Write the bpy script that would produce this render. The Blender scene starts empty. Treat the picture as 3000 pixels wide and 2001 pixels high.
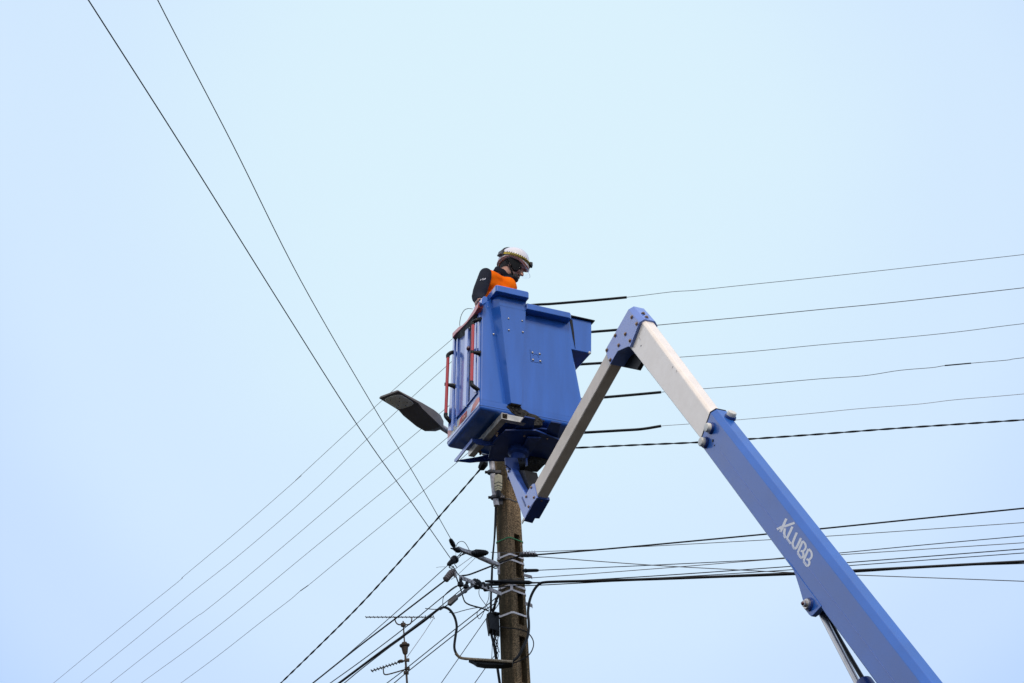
import bpy, bmesh, math, random
from mathutils import Vector, Matrix, Quaternion
random.seed(7)
R = math.radians
D = bpy.data
scene = bpy.context.scene
COL = scene.collection

# ------------------------------------------------------------------ camera
F_PX, PITCH = 5000.0, R(30.25)
SC = F_PX / 3700.0                       # every distance below was first paced out for a shorter lens
EYE = Vector((0, 0, 1.6))
CP, SP = math.cos(PITCH), math.sin(PITCH)
cam = D.cameras.new("camera")
cam_o = D.objects.new("camera", cam)
COL.objects.link(cam_o)
cam_o.location = EYE
cam_o.rotation_euler = (R(90) + PITCH, 0, 0)
cam.sensor_width = 36.0
cam.lens = F_PX / 3000 * 36.0
cam.clip_start = 0.1
cam.clip_end = 5000
scene.camera = cam_o

# ------------------------------------------------------------------ sky, sun, exposure
SUN_EL, SUN_AZ = R(42), R(172)          # azimuth clockwise from +Y: behind the camera, a little to the right
sun_vec = Vector((math.sin(SUN_AZ) * math.cos(SUN_EL), math.cos(SUN_AZ) * math.cos(SUN_EL), math.sin(SUN_EL)))
w = D.worlds.new("World")
scene.world = w
w.use_nodes = True
nt = w.node_tree
nt.nodes.clear()
N, L = nt.nodes.new, nt.links.new
out = N("ShaderNodeOutputWorld")
bg = N("ShaderNodeBackground")
bg.inputs[1].default_value = 0.1
L(bg.outputs[0], out.inputs[0])
sky = N("ShaderNodeTexSky")
sky.sky_type = 'NISHITA'
sky.sun_disc = False
sky.sun_elevation = SUN_EL
sky.sun_rotation = SUN_AZ
sky.air_density = 1.0
sky.dust_density = 2.0
tc = N("ShaderNodeTexCoord")


def vdot(vec, v):
    n = N("ShaderNodeVectorMath")
    n.operation = 'DOT_PRODUCT'
    L(vec, n.inputs[0])
    n.inputs[1].default_value = v
    return n.outputs["Value"]


def ramp(fac, stops):
    r = N("ShaderNodeValToRGB")
    r.color_ramp.interpolation = 'EASE'
    e = r.color_ramp.elements
    while len(e) < len(stops):
        e.new(0.5)
    for i, (p, c) in enumerate(stops):
        e[i].position = p
        e[i].color = (*c, 1)
    L(fac, r.inputs[0])
    return r.outputs[0]


# thin bright veil of high cloud, a little brighter around one patch of the sky
patch = Vector((0.0, 0.80, 0.59)).normalized()
d1 = vdot(tc.outputs["Generated"], patch)
noi = N("ShaderNodeTexNoise")
noi.inputs["Scale"].default_value = 2.6
noi.inputs["Detail"].default_value = 3
noi.inputs["Roughness"].default_value = 0.45
mp = N("ShaderNodeMapping")
mp.inputs["Scale"].default_value = (1, 1, 1.7)
L(tc.outputs["Generated"], mp.inputs[0])
L(mp.outputs[0], noi.inputs["Vector"])
mad = N("ShaderNodeMath")
mad.operation = 'MULTIPLY_ADD'
L(noi.outputs[0], mad.inputs[0])
mad.inputs[1].default_value = 0.034
sb = N("ShaderNodeMath")
sb.operation = 'SUBTRACT'
L(d1, sb.inputs[0])
sb.inputs[1].default_value = 0.017
L(sb.outputs[0], mad.inputs[2])
veil = ramp(mad.outputs[0], [(0.905, (0.49, 0.67, 1.0)), (0.935, (0.585, 0.75, 1.0)), (0.966, (0.655, 0.82, 1.0)), (1.0, (0.71, 0.89, 0.985))])
d2 = vdot(tc.outputs["Generated"], sun_vec)   # bright cloud behind the viewer
glow = ramp(d2, [(0.0, (0, 0, 0)), (0.5, (0.05, 0.045, 0.035)), (1.0, (0.40, 0.35, 0.28))])
add = N("ShaderNodeMix")
add.data_type = 'RGBA'
add.blend_type = 'ADD'
add.inputs[0].default_value = 1.0
add.clamp_result = False
L(veil, add.inputs[6])
d3 = vdot(tc.outputs["Generated"], Vector((-0.78, 0.42, 0.46)))   # unseen warm glow added to light the left-facing sides
glow2 = ramp(d3, [(0.80, (0, 0, 0)), (0.92, (0.35, 0.30, 0.20)), (1.0, (0.75, 0.62, 0.44))])
add2 = N("ShaderNodeMix")
add2.data_type = 'RGBA'
add2.blend_type = 'ADD'
add2.inputs[0].default_value = 1.0
add2.clamp_result = False
L(glow, add2.inputs[6])
L(glow2, add2.inputs[7])
d4 = vdot(tc.outputs["Generated"], Vector((0.05, -0.1, 1.0)).normalized())   # brighter cloud overhead
glow3 = ramp(d4, [(0.74, (0, 0, 0)), (1.0, (0.45, 0.32, 0.20))])
add3 = N("ShaderNodeMix")
add3.data_type = 'RGBA'
add3.blend_type = 'ADD'
add3.inputs[0].default_value = 1.0
add3.clamp_result = False
L(add2.outputs[2], add3.inputs[6])
L(glow3, add3.inputs[7])
L(add3.outputs[2], add.inputs[7])
ten = N("ShaderNodeVectorMath")
ten.operation = 'SCALE'
ten.inputs["Scale"].default_value = 10.55
L(add.outputs[2], ten.inputs[0])
mix = N("ShaderNodeMix")
mix.data_type = 'RGBA'
mix.inputs[0].default_value = 0.93
L(sky.outputs[0], mix.inputs[6])
L(ten.outputs[0], mix.inputs[7])
L(mix.outputs[2], bg.inputs[0])

sun = D.lights.new("sun", 'SUN')
sun.energy = 1.7
sun.angle = R(14)
sun.color = (1.0, 0.86, 0.70)
sun_o = D.objects.new("sun", sun)
COL.objects.link(sun_o)
sun_o.rotation_euler = sun_vec.to_track_quat('Z', 'Y').to_euler()

scene.view_settings.view_transform = 'Standard'
scene.view_settings.look = 'None'
scene.view_settings.exposure = 0.0
scene.view_settings.gamma = 1.0

# ------------------------------------------------------------------ geometry of sight lines (pixels are those of a 3000 x 2001 picture)


def ray(px, py):
    x = (px - 1500) / F_PX
    y = -(py - 1000.5) / F_PX
    return Vector((x, CP - y * SP, SP + y * CP))


def hit(px, py, p, n):
    r = ray(px, py)
    return EYE + r * ((p - EYE).dot(n) / r.dot(n))


def at_fwd(px, py, y):
    r = ray(px, py)
    return EYE + r * (y / r.y)


UP = Vector((0, 0, 1))
AZ = R(-22.7)
BV = Vector((math.sin(AZ), math.cos(AZ), 0))       # basket axis going back
BU = Vector((math.cos(AZ), -math.sin(AZ), 0))      # basket axis going right
BO = at_fwd(1406, 1190, 8.75 * SC)                      # near bottom corner of the basket


def B(u, v, z):
    return BO + BU * u + BV * v + UP * z


def bf(px, py, v):                                  # sight line on a plane parallel to the basket's wide side
    return hit(px, py, B(0, v, 0), BV)


def bl(px, py, u):                                  # sight line on a plane parallel to the basket's narrow side
    return hit(px, py, B(u, 0, 0), BU)


def bz(px, py, z):
    return hit(px, py, B(0, 0, z), UP)


def loc(p):
    d = p - BO
    return Vector((d.dot(BU), d.dot(BV), d.z))


# boom plane: the vertical plane of the near side of boom and jib, parallel to the basket's narrow side
lo_, hi_ = 0.0, 1.0
for _ in range(50):
    u_f = (lo_ + hi_) / 2
    if loc(bl(1490, 1378, u_f)).y > .30:
        hi_ = u_f
    else:
        lo_ = u_f
b1 = bl(2057, 1306, u_f)
b2 = bl(2570, 2001, u_f)
BE = BV.copy()                                               # horizontal, away along the boom
BN = -BU                                                     # towards the viewer
print("boom plane u", u_f, "b1", b1, "b2", b2)


def sp(px, py, off=0.0):                                     # on the boom side plane, moved `off` metres behind it
    return hit(px, py, b1 - BN * off, BN)


# ------------------------------------------------------------------ materials


def mat(name, c, rough=0.5, metal=0.0, coat=0.0, var=0.08, vscale=6.0, bump=0.0, bscale=60.0, c2=None, spec=0.5, stretch=None, ior=1.5, detail=4, coat_ior=1.6):
    m = D.materials.new(name)
    m.use_nodes = True
    t = m.node_tree
    b = t.nodes["Principled BSDF"]
    b.inputs["Roughness"].default_value = rough
    b.inputs["Metallic"].default_value = metal
    b.inputs["Coat Weight"].default_value = coat
    b.inputs["Specular IOR Level"].default_value = spec
    b.inputs["Coat Roughness"].default_value = 0.12
    b.inputs["Coat IOR"].default_value = coat_ior
    b.inputs["IOR"].default_value = ior
    tcn = t.nodes.new("ShaderNodeTexCoord")
    vec = tcn.outputs["Object"]
    if stretch:
        mpn = t.nodes.new("ShaderNodeMapping")
        mpn.inputs["Scale"].default_value = stretch
        t.links.new(vec, mpn.inputs[0])
        vec = mpn.outputs[0]
    n1 = t.nodes.new("ShaderNodeTexNoise")
    n1.inputs["Scale"].default_value = vscale
    n1.inputs["Detail"].default_value = detail
    t.links.new(vec, n1.inputs["Vector"])
    r = t.nodes.new("ShaderNodeValToRGB")
    lo = tuple(x * (1 - var) for x in c)
    hi = c2 if c2 else tuple(min(1, x * (1 + var)) for x in c)
    r.color_ramp.elements[0].position = 0.35
    r.color_ramp.elements[1].position = 0.68
    r.color_ramp.elements[0].color = (*lo, 1)
    r.color_ramp.elements[1].color = (*hi, 1)
    t.links.new(n1.outputs[0], r.inputs[0])
    t.links.new(r.outputs[0], b.inputs["Base Color"])
    ro = t.nodes.new("ShaderNodeMapRange")
    ro.inputs[3].default_value = max(0.02, rough - 0.06)
    ro.inputs[4].default_value = min(1, rough + 0.08)
    t.links.new(n1.outputs[0], ro.inputs[0])
    t.links.new(ro.outputs[0], b.inputs["Roughness"])
    if bump:
        n2 = t.nodes.new("ShaderNodeTexNoise")
        n2.inputs["Scale"].default_value = bscale
        n2.inputs["Detail"].default_value = 3
        t.links.new(tcn.outputs["Object"], n2.inputs["Vector"])
        bp = t.nodes.new("ShaderNodeBump")
        bp.inputs["Strength"].default_value = bump
        bp.inputs["Distance"].default_value = 0.01
        t.links.new(n2.outputs[0], bp.inputs["Height"])
        t.links.new(bp.outputs[0], b.inputs["Normal"])
    return m


M = {}
M['gel'] = mat("blue_gelcoat", (0.020, 0.110, 0.43), 0.30, coat=1.0, var=0.10, vscale=2.5, bump=0.03, bscale=6, stretch=(5, 5, .7), coat_ior=1.45, spec=.35)
M['gelrib'] = mat("polished_blue_gelcoat", (0.026, 0.115, 0.46), 0.2, coat=1.0, var=0.05, vscale=3, bump=0.015, bscale=8, coat_ior=2.2)
M['paint'] = mat("blue_boom_paint", (0.014, 0.100, 0.375), 0.42, coat=0.45, spec=.3, var=0.10, vscale=4, bump=0.06, bscale=90, coat_ior=1.7)
M['plate'] = mat("blue_plate_paint", (0.11, 0.19, 0.50), 0.40, coat=0.6, var=0.06, vscale=9, bump=0.05, bscale=120)
M['brk'] = mat("blue_bracket_paint", (0.014, 0.042, 0.18), 0.42, coat=0.2, spec=.3, var=0.2, vscale=14)
M['alu'] = mat("mill_aluminium", (0.90, 0.76, 0.60), 0.35, coat=0.5, coat_ior=1.5, var=0.05, vscale=10, c2=(0.93, 0.80, 0.645), stretch=(1, 1, 1), bump=0.03, bscale=40)
M['jib'] = mat("grey_aluminium", (0.70, 0.575, 0.44), 0.45, coat=0.2, spec=.3, var=0.07, vscale=9)
M['steel'] = mat("bare_steel_tube", (0.52, 0.47, 0.39), 0.34, metal=0.6, var=0.2, vscale=20)
M['galv'] = mat("galvanised_steel", (0.44, 0.405, 0.38), 0.5, metal=0.1, var=0.3, vscale=40)
M['band'] = mat("stainless_band", (0.80, 0.72, 0.67), 0.4, metal=0.0, var=0.15, vscale=25)
M['rub'] = mat("black_rubber", (0.010, 0.010, 0.010), spec=0.25, rough= 0.45, var=0.3, vscale=20)
M['cable'] = mat("black_cable", (0.008, 0.008, 0.008), spec=0.25, rough= 0.5, var=0.3, vscale=12)
M['cover'] = mat("black_line_cover", (0.009, 0.010, 0.009), spec=0.25, rough= 0.4, var=0.2, vscale=12)
M['bare'] = mat("weathered_conductor", (0.085, 0.078, 0.066), 0.5, metal=0.0, var=0.3, vscale=3)
M['bare2'] = mat("grey_conductor", (0.30, 0.28, 0.27), 0.45, metal=0.4, var=0.2, vscale=3)
M['bare3'] = mat("tan_conductor", (0.26, 0.205, 0.165), 0.5, metal=0.0, var=0.3, vscale=3)
M['red'] = mat("red_tube", (0.46, 0.022, 0.022), 0.4, coat=0.3, var=0.1, vscale=10)
M['rim'] = mat("faded_red_rail", (0.56, 0.10, 0.075), 0.32, coat=0.4, var=0.12, vscale=9)
M['knob'] = mat("dark_red_knob", (0.07, 0.010, 0.010), 0.35, coat=0.5)
M['white'] = mat("white_lettering", (0.78, 0.75, 0.72), 0.5, var=0.03)
M['pad'] = mat("cream_nylon", (0.66, 0.62, 0.53), 0.5, var=0.05)
M['bolt'] = mat("zinc_bolt", (0.50, 0.46, 0.42), 0.32, metal=0.8, var=0.15)
M['rust'] = mat("tarnished_bolt", (0.30, 0.20, 0.13), 0.4, metal=0.7, var=0.3, vscale=60)
M['tread'] = mat("dirty_underseal", (0.030, 0.026, 0.020), 0.9, var=0.6, vscale=45, bump=1.0, bscale=60)
M['tapew'] = mat("white_reflective", (0.72, 0.74, 0.86), 0.3, coat=0.4, var=0.03)
M['taper'] = mat("red_reflective", (0.62, 0.105, 0.055), 0.35, coat=0.3, var=0.06)
M['tapey'] = mat("cream_reflective", (0.66, 0.60, 0.44), 0.35, coat=0.3, var=0.05)
M['stick'] = mat("red_sticker", (0.55, 0.055, 0.05), 0.4, var=0.05)
M['lamp'] = mat("grey_lamp_casting", (0.175, 0.155, 0.138), 0.5, spec=0.2, var=0.1, vscale=14)
M['lens'] = mat("frosted_lamp_lens", (0.84, 0.79, 0.60), 0.35, var=0.12, vscale=30)
M['box'] = mat("yellowed_plastic", (0.52, 0.44, 0.25), 0.5, var=0.15, vscale=30)
M['sleeve'] = mat("dark_grey_plastic", (0.055, 0.052, 0.05), 0.45, var=0.25, vscale=40)
M['porc'] = mat("grey_brown_porcelain", (0.17, 0.135, 0.12), 0.35, var=0.25, vscale=40)
M['twine'] = mat("green_twine", (0.045, 0.25, 0.085), 0.7, var=0.2, vscale=60)
M['weave'] = mat("tan_spiral_wrap", (0.33, 0.255, 0.16), 0.6, var=0.3, vscale=90)
M['ant'] = mat("weathered_antenna_metal", (0.055, 0.040, 0.028), 0.6, spec=.2, var=0.3, vscale=10)
M['navy'] = mat("navy_fleece", (0.006, 0.0075, 0.015), spec=0.25, rough= 0.85, var=0.3, vscale=18, bump=0.35, bscale=28)
M['hivis'] = mat("orange_hi_vis", (1.0, 0.155, 0.003), 0.8, spec=0.05, var=0.16, vscale=9, bump=0.5, bscale=13)
M['skin'] = mat("skin", (0.40, 0.205, 0.145), 0.5, var=0.12, vscale=25)
M['hair'] = mat("dark_brown_hair", (0.018, 0.013, 0.010), 0.6, var=0.4, vscale=90, bump=0.6, bscale=160)
M['mask'] = mat("black_fabric", (0.006, 0.007, 0.008), spec=0.25, rough= 0.8, var=0.2, vscale=40)
M['shell'] = mat("white_helmet_shell", (0.72, 0.66, 0.64), 0.22, coat=0.8, var=0.03)
M['brim'] = mat("helmet_lining", (0.45, 0.25, 0.18), 0.6, var=0.1, vscale=30)
M['olive'] = mat("yellow_strap", (0.36, 0.26, 0.012), 0.6, var=0.45, vscale=70)
M['jean'] = mat("dark_trousers", (0.02, 0.022, 0.03), 0.85, var=0.2)

g = D.materials.new("clear_visor")
g.use_nodes = True
gb = g.node_tree.nodes["Principled BSDF"]
gb.inputs["Base Color"].default_value = (0.93, 0.94, 0.98, 1)
gb.inputs["Roughness"].default_value = 0.03
gb.inputs["Transmission Weight"].default_value = 1.0
gb.inputs["IOR"].default_value = 1.12
M['visor'] = g

# exposed-aggregate concrete with mossy stains and a shaded side painted darker
m = mat("aged_concrete", (0.165, 0.118, 0.070), 0.95, spec=0.1, var=0.3, vscale=7, c2=(0.25, 0.182, 0.112), bump=0.6, bscale=120, stretch=(1.5, 1.5, .35))
t = m.node_tree
bsdf = t.nodes["Principled BSDF"]
src = bsdf.inputs["Base Color"].links[0].from_socket
tcn = t.nodes.new("ShaderNodeTexCoord")
vo = t.nodes.new("ShaderNodeTexVoronoi")
vo.inputs["Scale"].default_value = 150
t.links.new(tcn.outputs["Object"], vo.inputs["Vector"])
hs = t.nodes.new("ShaderNodeValToRGB")
hs.color_ramp.elements[0].position = 0.25
hs.color_ramp.elements[0].color = (0.45, 0.42, 0.38, 1)
hs.color_ramp.elements[1].position = 0.85
hs.color_ramp.elements[1].color = (1.9, 1.75, 1.5, 1)
sepc = t.nodes.new("ShaderNodeSeparateColor")
t.links.new(vo.outputs["Color"], sepc.inputs[0])
t.links.new(sepc.outputs[0], hs.inputs[0])
mx = t.nodes.new("ShaderNodeMix")
mx.data_type = 'RGBA'
mx.blend_type = 'MULTIPLY'
mx.inputs[0].default_value = 0.85
t.links.new(src, mx.inputs[6])
t.links.new(hs.outputs[0], mx.inputs[7])
# algae streaks, made heavier on the left face to paint its shade
nz = t.nodes.new("ShaderNodeTexNoise")
nz.inputs["Scale"].default_value = 3.0
nz.inputs["Detail"].default_value = 6
mpz = t.nodes.new("ShaderNodeMapping")
mpz.inputs["Scale"].default_value = (5, 5, 0.5)
t.links.new(tcn.outputs["Object"], mpz.inputs[0])
t.links.new(mpz.outputs[0], nz.inputs["Vector"])
rz = t.nodes.new("ShaderNodeValToRGB")
rz.color_ramp.elements[0].position = 0.52
rz.color_ramp.elements[0].color = (0, 0, 0, 1)
rz.color_ramp.elements[1].position = 0.84
rz.color_ramp.elements[1].color = (0.8, 0.8, 0.8, 1)
geo = t.nodes.new("ShaderNodeNewGeometry")
dpn = t.nodes.new("ShaderNodeVectorMath")
dpn.operation = 'DOT_PRODUCT'
dpn.inputs[1].default_value = (-0.724, -0.69, 0)             # left face, darkened to paint it as the shaded side
t.links.new(geo.outputs["True Normal"], dpn.inputs[0])
adn = t.nodes.new("ShaderNodeMath")
adn.operation = 'MULTIPLY_ADD'
t.links.new(dpn.outputs["Value"], adn.inputs[0])
adn.inputs[1].default_value = 0.28
t.links.new(nz.outputs[0], adn.inputs[2])
t.links.new(adn.outputs[0], rz.inputs[0])
mx2 = t.nodes.new("ShaderNodeMix")
mx2.data_type = 'RGBA'
t.links.new(rz.outputs[0], mx2.inputs[0])
t.links.new(mx.outputs[2], mx2.inputs[6])
mx2.inputs[7].default_value = (0.050, 0.042, 0.024, 1)
t.links.new(mx2.outputs[2], bsdf.inputs["Base Color"])
M['conc'] = m
M['asph'] = mat("asphalt", (0.038, 0.037, 0.034), 0.9, var=0.3, vscale=3)

# ------------------------------------------------------------------ mesh builder


def frame_of(d):
    d = d.normalized()
    a = Vector((0, 0, 1)) if abs(d.z) < 0.9 else Vector((1, 0, 0))
    x = d.cross(a).normalized()
    return x, x.cross(d).normalized()


class MB:
    def __init__(s):
        s.v = []
        s.f = []

    def add(s, verts, faces):
        o = len(s.v)
        s.v += [Vector(p) for p in verts]
        s.f += [[i + o for i in f] for f in faces]

    def loft(s, rings, cap=True, closed=True):
        n = len(rings[0])
        vs = [p for r in rings for p in r]
        fs = []
        for k in range(len(rings) - 1):
            for i in range(n if closed else n - 1):
                j = (i + 1) % n
                fs.append([k * n + i, k * n + j, (k + 1) * n + j, (k + 1) * n + i])
        if cap:
            fs.append(list(range(n))[::-1])
            fs.append([(len(rings) - 1) * n + i for i in range(n)])
        s.add(vs, fs)
        return s

    def prism(s, poly, d):
        return s.loft([poly, [p + d for p in poly]])

    def box(s, c, x, y, z):                       # centre and three half-axes
        p = [c + x * a + y * b + z * e for e in (-1, 1) for a, b in ((-1, -1), (1, -1), (1, 1), (-1, 1))]
        return s.loft([p[:4], p[4:]])

    def tube(s, path, r, n=8, cap=True):
        path = [Vector(p) for p in path]
        rs = r if isinstance(r, (list, tuple)) else [r] * len(path)
        rings = []
        x = None
        for i, p in enumerate(path):
            a = path[max(0, i - 1)]
            b = path[min(len(path) - 1, i + 1)]
            t_ = (b - a)
            if t_.length < 1e-9:
                t_ = Vector((0, 0, 1))
            t_.normalize()
            if x is None:
                x, _ = frame_of(t_)
            x = (x - t_ * x.dot(t_)).normalized()
            y = t_.cross(x)
            rings.append([p + (x * math.cos(2 * math.pi * k / n) + y * math.sin(2 * math.pi * k / n)) * rs[i] for k in range(n)])
        return s.loft(rings, cap)

    def lathe(s, p0, p1, prof, n=12):             # profile: (fraction along p0-p1, radius)
        return s.tube_straight([p0.lerp(p1, t_) for t_, _ in prof], [r for _, r in prof], p1 - p0, n)

    def tube_straight(s, pts, rs, d, n):
        x, y = frame_of(d)
        return s.loft([[p + (x * math.cos(2 * math.pi * k / n) + y * math.sin(2 * math.pi * k / n)) * r for k in range(n)] for p, r in zip(pts, rs)])

    def ball(s, c, r, n=10, m=7, sc=(1, 1, 1), ax=None):
        ax = ax or (Vector((1, 0, 0)), Vector((0, 1, 0)), Vector((0, 0, 1)))
        rings = []
        for i in range(m + 1):
            th = math.pi * (i + 0.02) / (m + 0.04)
            rings.append([c + ax[0] * (r * sc[0] * math.sin(th) * math.cos(2 * math.pi * k / n)) + ax[1] * (r * sc[1] * math.sin(th) * math.sin(2 * math.pi * k / n)) + ax[2] * (r * sc[2] * math.cos(th)) for k in range(n)])
        return s.loft(rings)

    def build(s, name, m, parent=None, smooth=False, bevel=0.0, seg=2, origin=None):
        if parent is not None:
            q = parent
            org = Vector((0, 0, 0))
            while q is not None:
                org = org + Vector(q.location)
                q = q.parent
        else:
            org = origin if origin is not None else s.v[0].copy()
        me = D.meshes.new(name)
        me.from_pydata([p - org for p in s.v], [], s.f)
        bm = bmesh.new()
        bm.from_mesh(me)
        bmesh.ops.recalc_face_normals(bm, faces=bm.faces)
        if bevel:
            es = [e for e in bm.edges if len(e.link_faces) == 2 and e.calc_face_angle(0) > R(25)]
            bmesh.ops.bevel(bm, geom=es, offset=bevel, segments=seg, profile=0.5, affect='EDGES', clamp_overlap=True)
        bm.to_mesh(me)
        bm.free()
        if smooth:
            me.polygons.foreach_set("use_smooth", [True] * len(me.polygons))
            me.set_sharp_from_angle(angle=R(38))
        me.materials.append(m)
        o = D.objects.new(name, me)
        COL.objects.link(o)
        if parent is not None:
            o.parent = parent
        else:
            o.location = org
        return o


def tag(o, label=None, cat=None, group=None, kind=None):
    if label:
        o["label"] = label
    if cat:
        o["category"] = cat
    if group:
        o["group"] = group
    if kind:
        o["kind"] = kind
    return o


def empty(name, p, label, cat, group=None):
    o = D.objects.new(name, None)
    o.empty_display_size = 0.2
    COL.objects.link(o)
    o.location = p
    return tag(o, label, cat, group)


def spline(pts, k=6):
    pts = [Vector(p) for p in pts]
    if len(pts) < 3:
        return pts
    q = [pts[0] * 2 - pts[1]] + pts + [pts[-1] * 2 - pts[-2]]
    res = []
    for i in range(1, len(q) - 2):
        p0, p1, p2, p3 = q[i - 1:i + 3]
        for j in range(k):
            t_ = j / k
            res.append(0.5 * (2 * p1 + (p2 - p0) * t_ + (2 * p0 - 5 * p1 + 4 * p2 - p3) * t_ ** 2 + (3 * p1 - p0 - 3 * p2 + p3) * t_ ** 3))
    res.append(pts[-1])
    return res


def bolt(mb, c, n, r=0.009, h=0.008):
    x, y = frame_of(n)
    mb.loft([[c + n * hh + (x * math.cos(k * math.pi / 3) + y * math.sin(k * math.pi / 3)) * rr for k in range(6)] for hh, rr in ((-0.002, r * 1.0), (h * .7, r), (h, r * .72))])
    mb.tube_straight([c - n * .001, c + n * h * .28], [r * 1.45, r * 1.45], n, 12)


def dome(mb, c, n, r=0.010):
    mb.tube_straight([c - n * .001, c + n * r * .25, c + n * r * .55, c + n * r * .75], [r, r * .95, r * .7, r * .3], n, 10)


def inset2(poly, d):
    """inset a planar polygon (list of Vectors) by d"""
    nrm = Vector((0, 0, 0))
    for a, b in zip(poly, poly[1:] + poly[:1]):
        nrm += a.cross(b)
    nrm.normalize()
    res = []
    k = len(poly)
    for i in range(k):
        p0, p1, p2 = poly[i - 1], poly[i], poly[(i + 1) % k]
        e1 = (p1 - p0).normalized()
        e2 = (p2 - p1).normalized()
        n1 = nrm.cross(e1)
        n2 = nrm.cross(e2)
        bis = (n1 + n2)
        bis.normalize()
        c = max(0.35, bis.dot(n1))
        res.append(p1 + bis * (d / c))
    return res


# ------------------------------------------------------------------ ground
gm = MB()
gm.add([(-400, -400, 0), (400, -400, 0), (400, 400, 0), (-400, 400, 0)], [[0, 1, 2, 3]])
gb_ = M['asph'].node_tree.nodes['Principled BSDF']
gb_.inputs['Specular IOR Level'].default_value = 0.1
gr = gm.build("ground", M['asph'], origin=Vector((0, 0, 0)))
tag(gr, kind='structure')

# ------------------------------------------------------------------ utility pole
PF = 10.3 * SC                                          # distance of the pole ahead of the camera
pa = at_fwd(1489, 1500, PF)
pb = at_fwd(1512, 2001, PF)
PD = (pa - pb) / (pa.z - pb.z)                     # axis per metre of height (it leans a little)


def paxis(z):
    return pb + PD * (z - pb.z)


PYAW = R(45)
PX_ = Vector((math.cos(PYAW), -math.sin(PYAW), 0))   # outward normal of the right-hand visible face
PY_ = Vector((-math.sin(PYAW), -math.cos(PYAW), 0))  # outward normal of the left-hand visible face
PX_ = Vector((0.69, -0.724, 0)).normalized()
PY_ = Vector((-0.724, -0.69, 0)).normalized()


def phalf(z):
    return 0.0865 + (pa.z - z) * 0.0050


def psec(z, notch):
    h = phalf(z)
    c = 0.016
    k = 0.026
    o = paxis(z)

    def P(a, b):
        return o + PX_ * a + PY_ * b
    # right visible face is at +PX: runs from b=+h (ridge) to b=-h (far right edge)
    s0, s1 = h * 0.30, -h * 0.46
    dep = h - (0.06 if notch else 0.0)
    return [P(h - c, h), P(h, h - c), P(h, s0), P(dep, s0 - .002), P(dep, s1 + .002), P(h, s1), P(h, -h + c), P(h - c, -h), P(-h + c, -h), P(-h, -h + c), P(-h, h - c), P(-h + c, h)]


def pz_at(py):                                     # height of the pole where its axis crosses picture row py
    lo, hi = 0.0, 9.5
    for _ in range(40):
        mid = (lo + hi) / 2
        q = paxis(mid) - EYE
        zc = q.y * CP + q.z * SP
        yc = 1000.5 - F_PX * (-q.y * SP + q.z * CP) / zc
        if yc < py:
            hi = mid
        else:
            lo = mid
    return (lo + hi) / 2


pole = empty("utility_pole", paxis(0), "grey brown weathered concrete pole with recessed slots behind the basket", "utility pole")
pm = MB()
SLOTS = [(2480, 2350), (2310, 2190), (2150, 2040), (2008, 1872), (1838, 1742), (1699, 1573)]
zc0 = 0.0
for y0, y1 in SLOTS:
    za, zb_ = pz_at(y0), pz_at(y1)
    pm.loft([psec(zc0, False), psec(za, False)])
    pm.loft([psec(za, True), psec(zb_, True)])
    zc0 = zb_
pm.loft([psec(zc0, False), psec(pz_at(925), False)])
pm.build("concrete_shaft", M['conc'], pole)


def pole_band(py, wid, name, m, out_=0.004, round_=False, tilt=0):
    z = pz_at(py)
    hb = wid / 2

    def sec(zz, o_):
        s_ = psec(zz, False)
        c_ = paxis(zz)
        return [c_ + (p - c_) * ((phalf(zz) + o_) / phalf(zz)) for p in s_]
    mb = MB()
    mb.loft([sec(z - hb, 0.0005), sec(z - hb, out_), sec(z + hb, out_), sec(z + hb, 0.0005)], cap=False)
    return mb.build(name, m, pole, smooth=False)


for y, wd in ((1639, .016), (1655, .016), (1728, .018), (1744, .016), (1809, .017)):
    pole_band(y, wd, "steel_strap", M['band'])
pole_band(1477, .007, "wire_tie", M['sleeve'], .003)

tw = pole_band(1590, .008, "twine", M['twine'], .005)
# buckle on the lower pair of straps
mb = MB()
zb = pz_at(1735)
cb = paxis(zb) + (PX_ + PY_).normalized() * (phalf(zb) * 1.40)
mb.box(cb, (PX_ - PY_).normalized() * .012, (PX_ + PY_).normalized() * .006, UP * .034)
mb.build("strap_buckle", M['band'], pole, bevel=.002)

# plane of the bracket arms: vertical, through the pole, towards the left and the viewer
AD = Vector((-0.70, -0.714, 0)).normalized()
AN = Vector((-AD.y, AD.x, 0))


def arm(px, py, off=0.0):
    return hit(px, py, paxis(4.6) + AN * off, AN)


RD = Vector((math.sin(R(-78)), math.cos(R(-78)), 0))   # line direction of the right-hand spans
RN = Vector((-RD.y, RD.x, 0))
if RN.dot(EYE - paxis(4.6)) < 0:
    RN = -RN


def rp(px, py, off=0.13):                              # plane of right-hand spans, just in front of the pole
    return hit(px, py, paxis(4.6) + RN * off, RN)


def fp(px, py, off=0.15):                              # plane facing the viewer, just in front of the pole axis
    return at_fwd(px, py, PF - off)


def arm_bar(pts, wid, thick, name, m=None):
    mb = MB()
    a, b = arm(*pts[0]), arm(*pts[1])
    d = (b - a)
    up = Vector((0, 0, 1))
    side = AN
    mb.box((a + b) / 2, d / 2, side * thick / 2, (up - d.normalized() * up.dot(d.normalized())).normalized() * wid / 2)
    return mb


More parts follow.
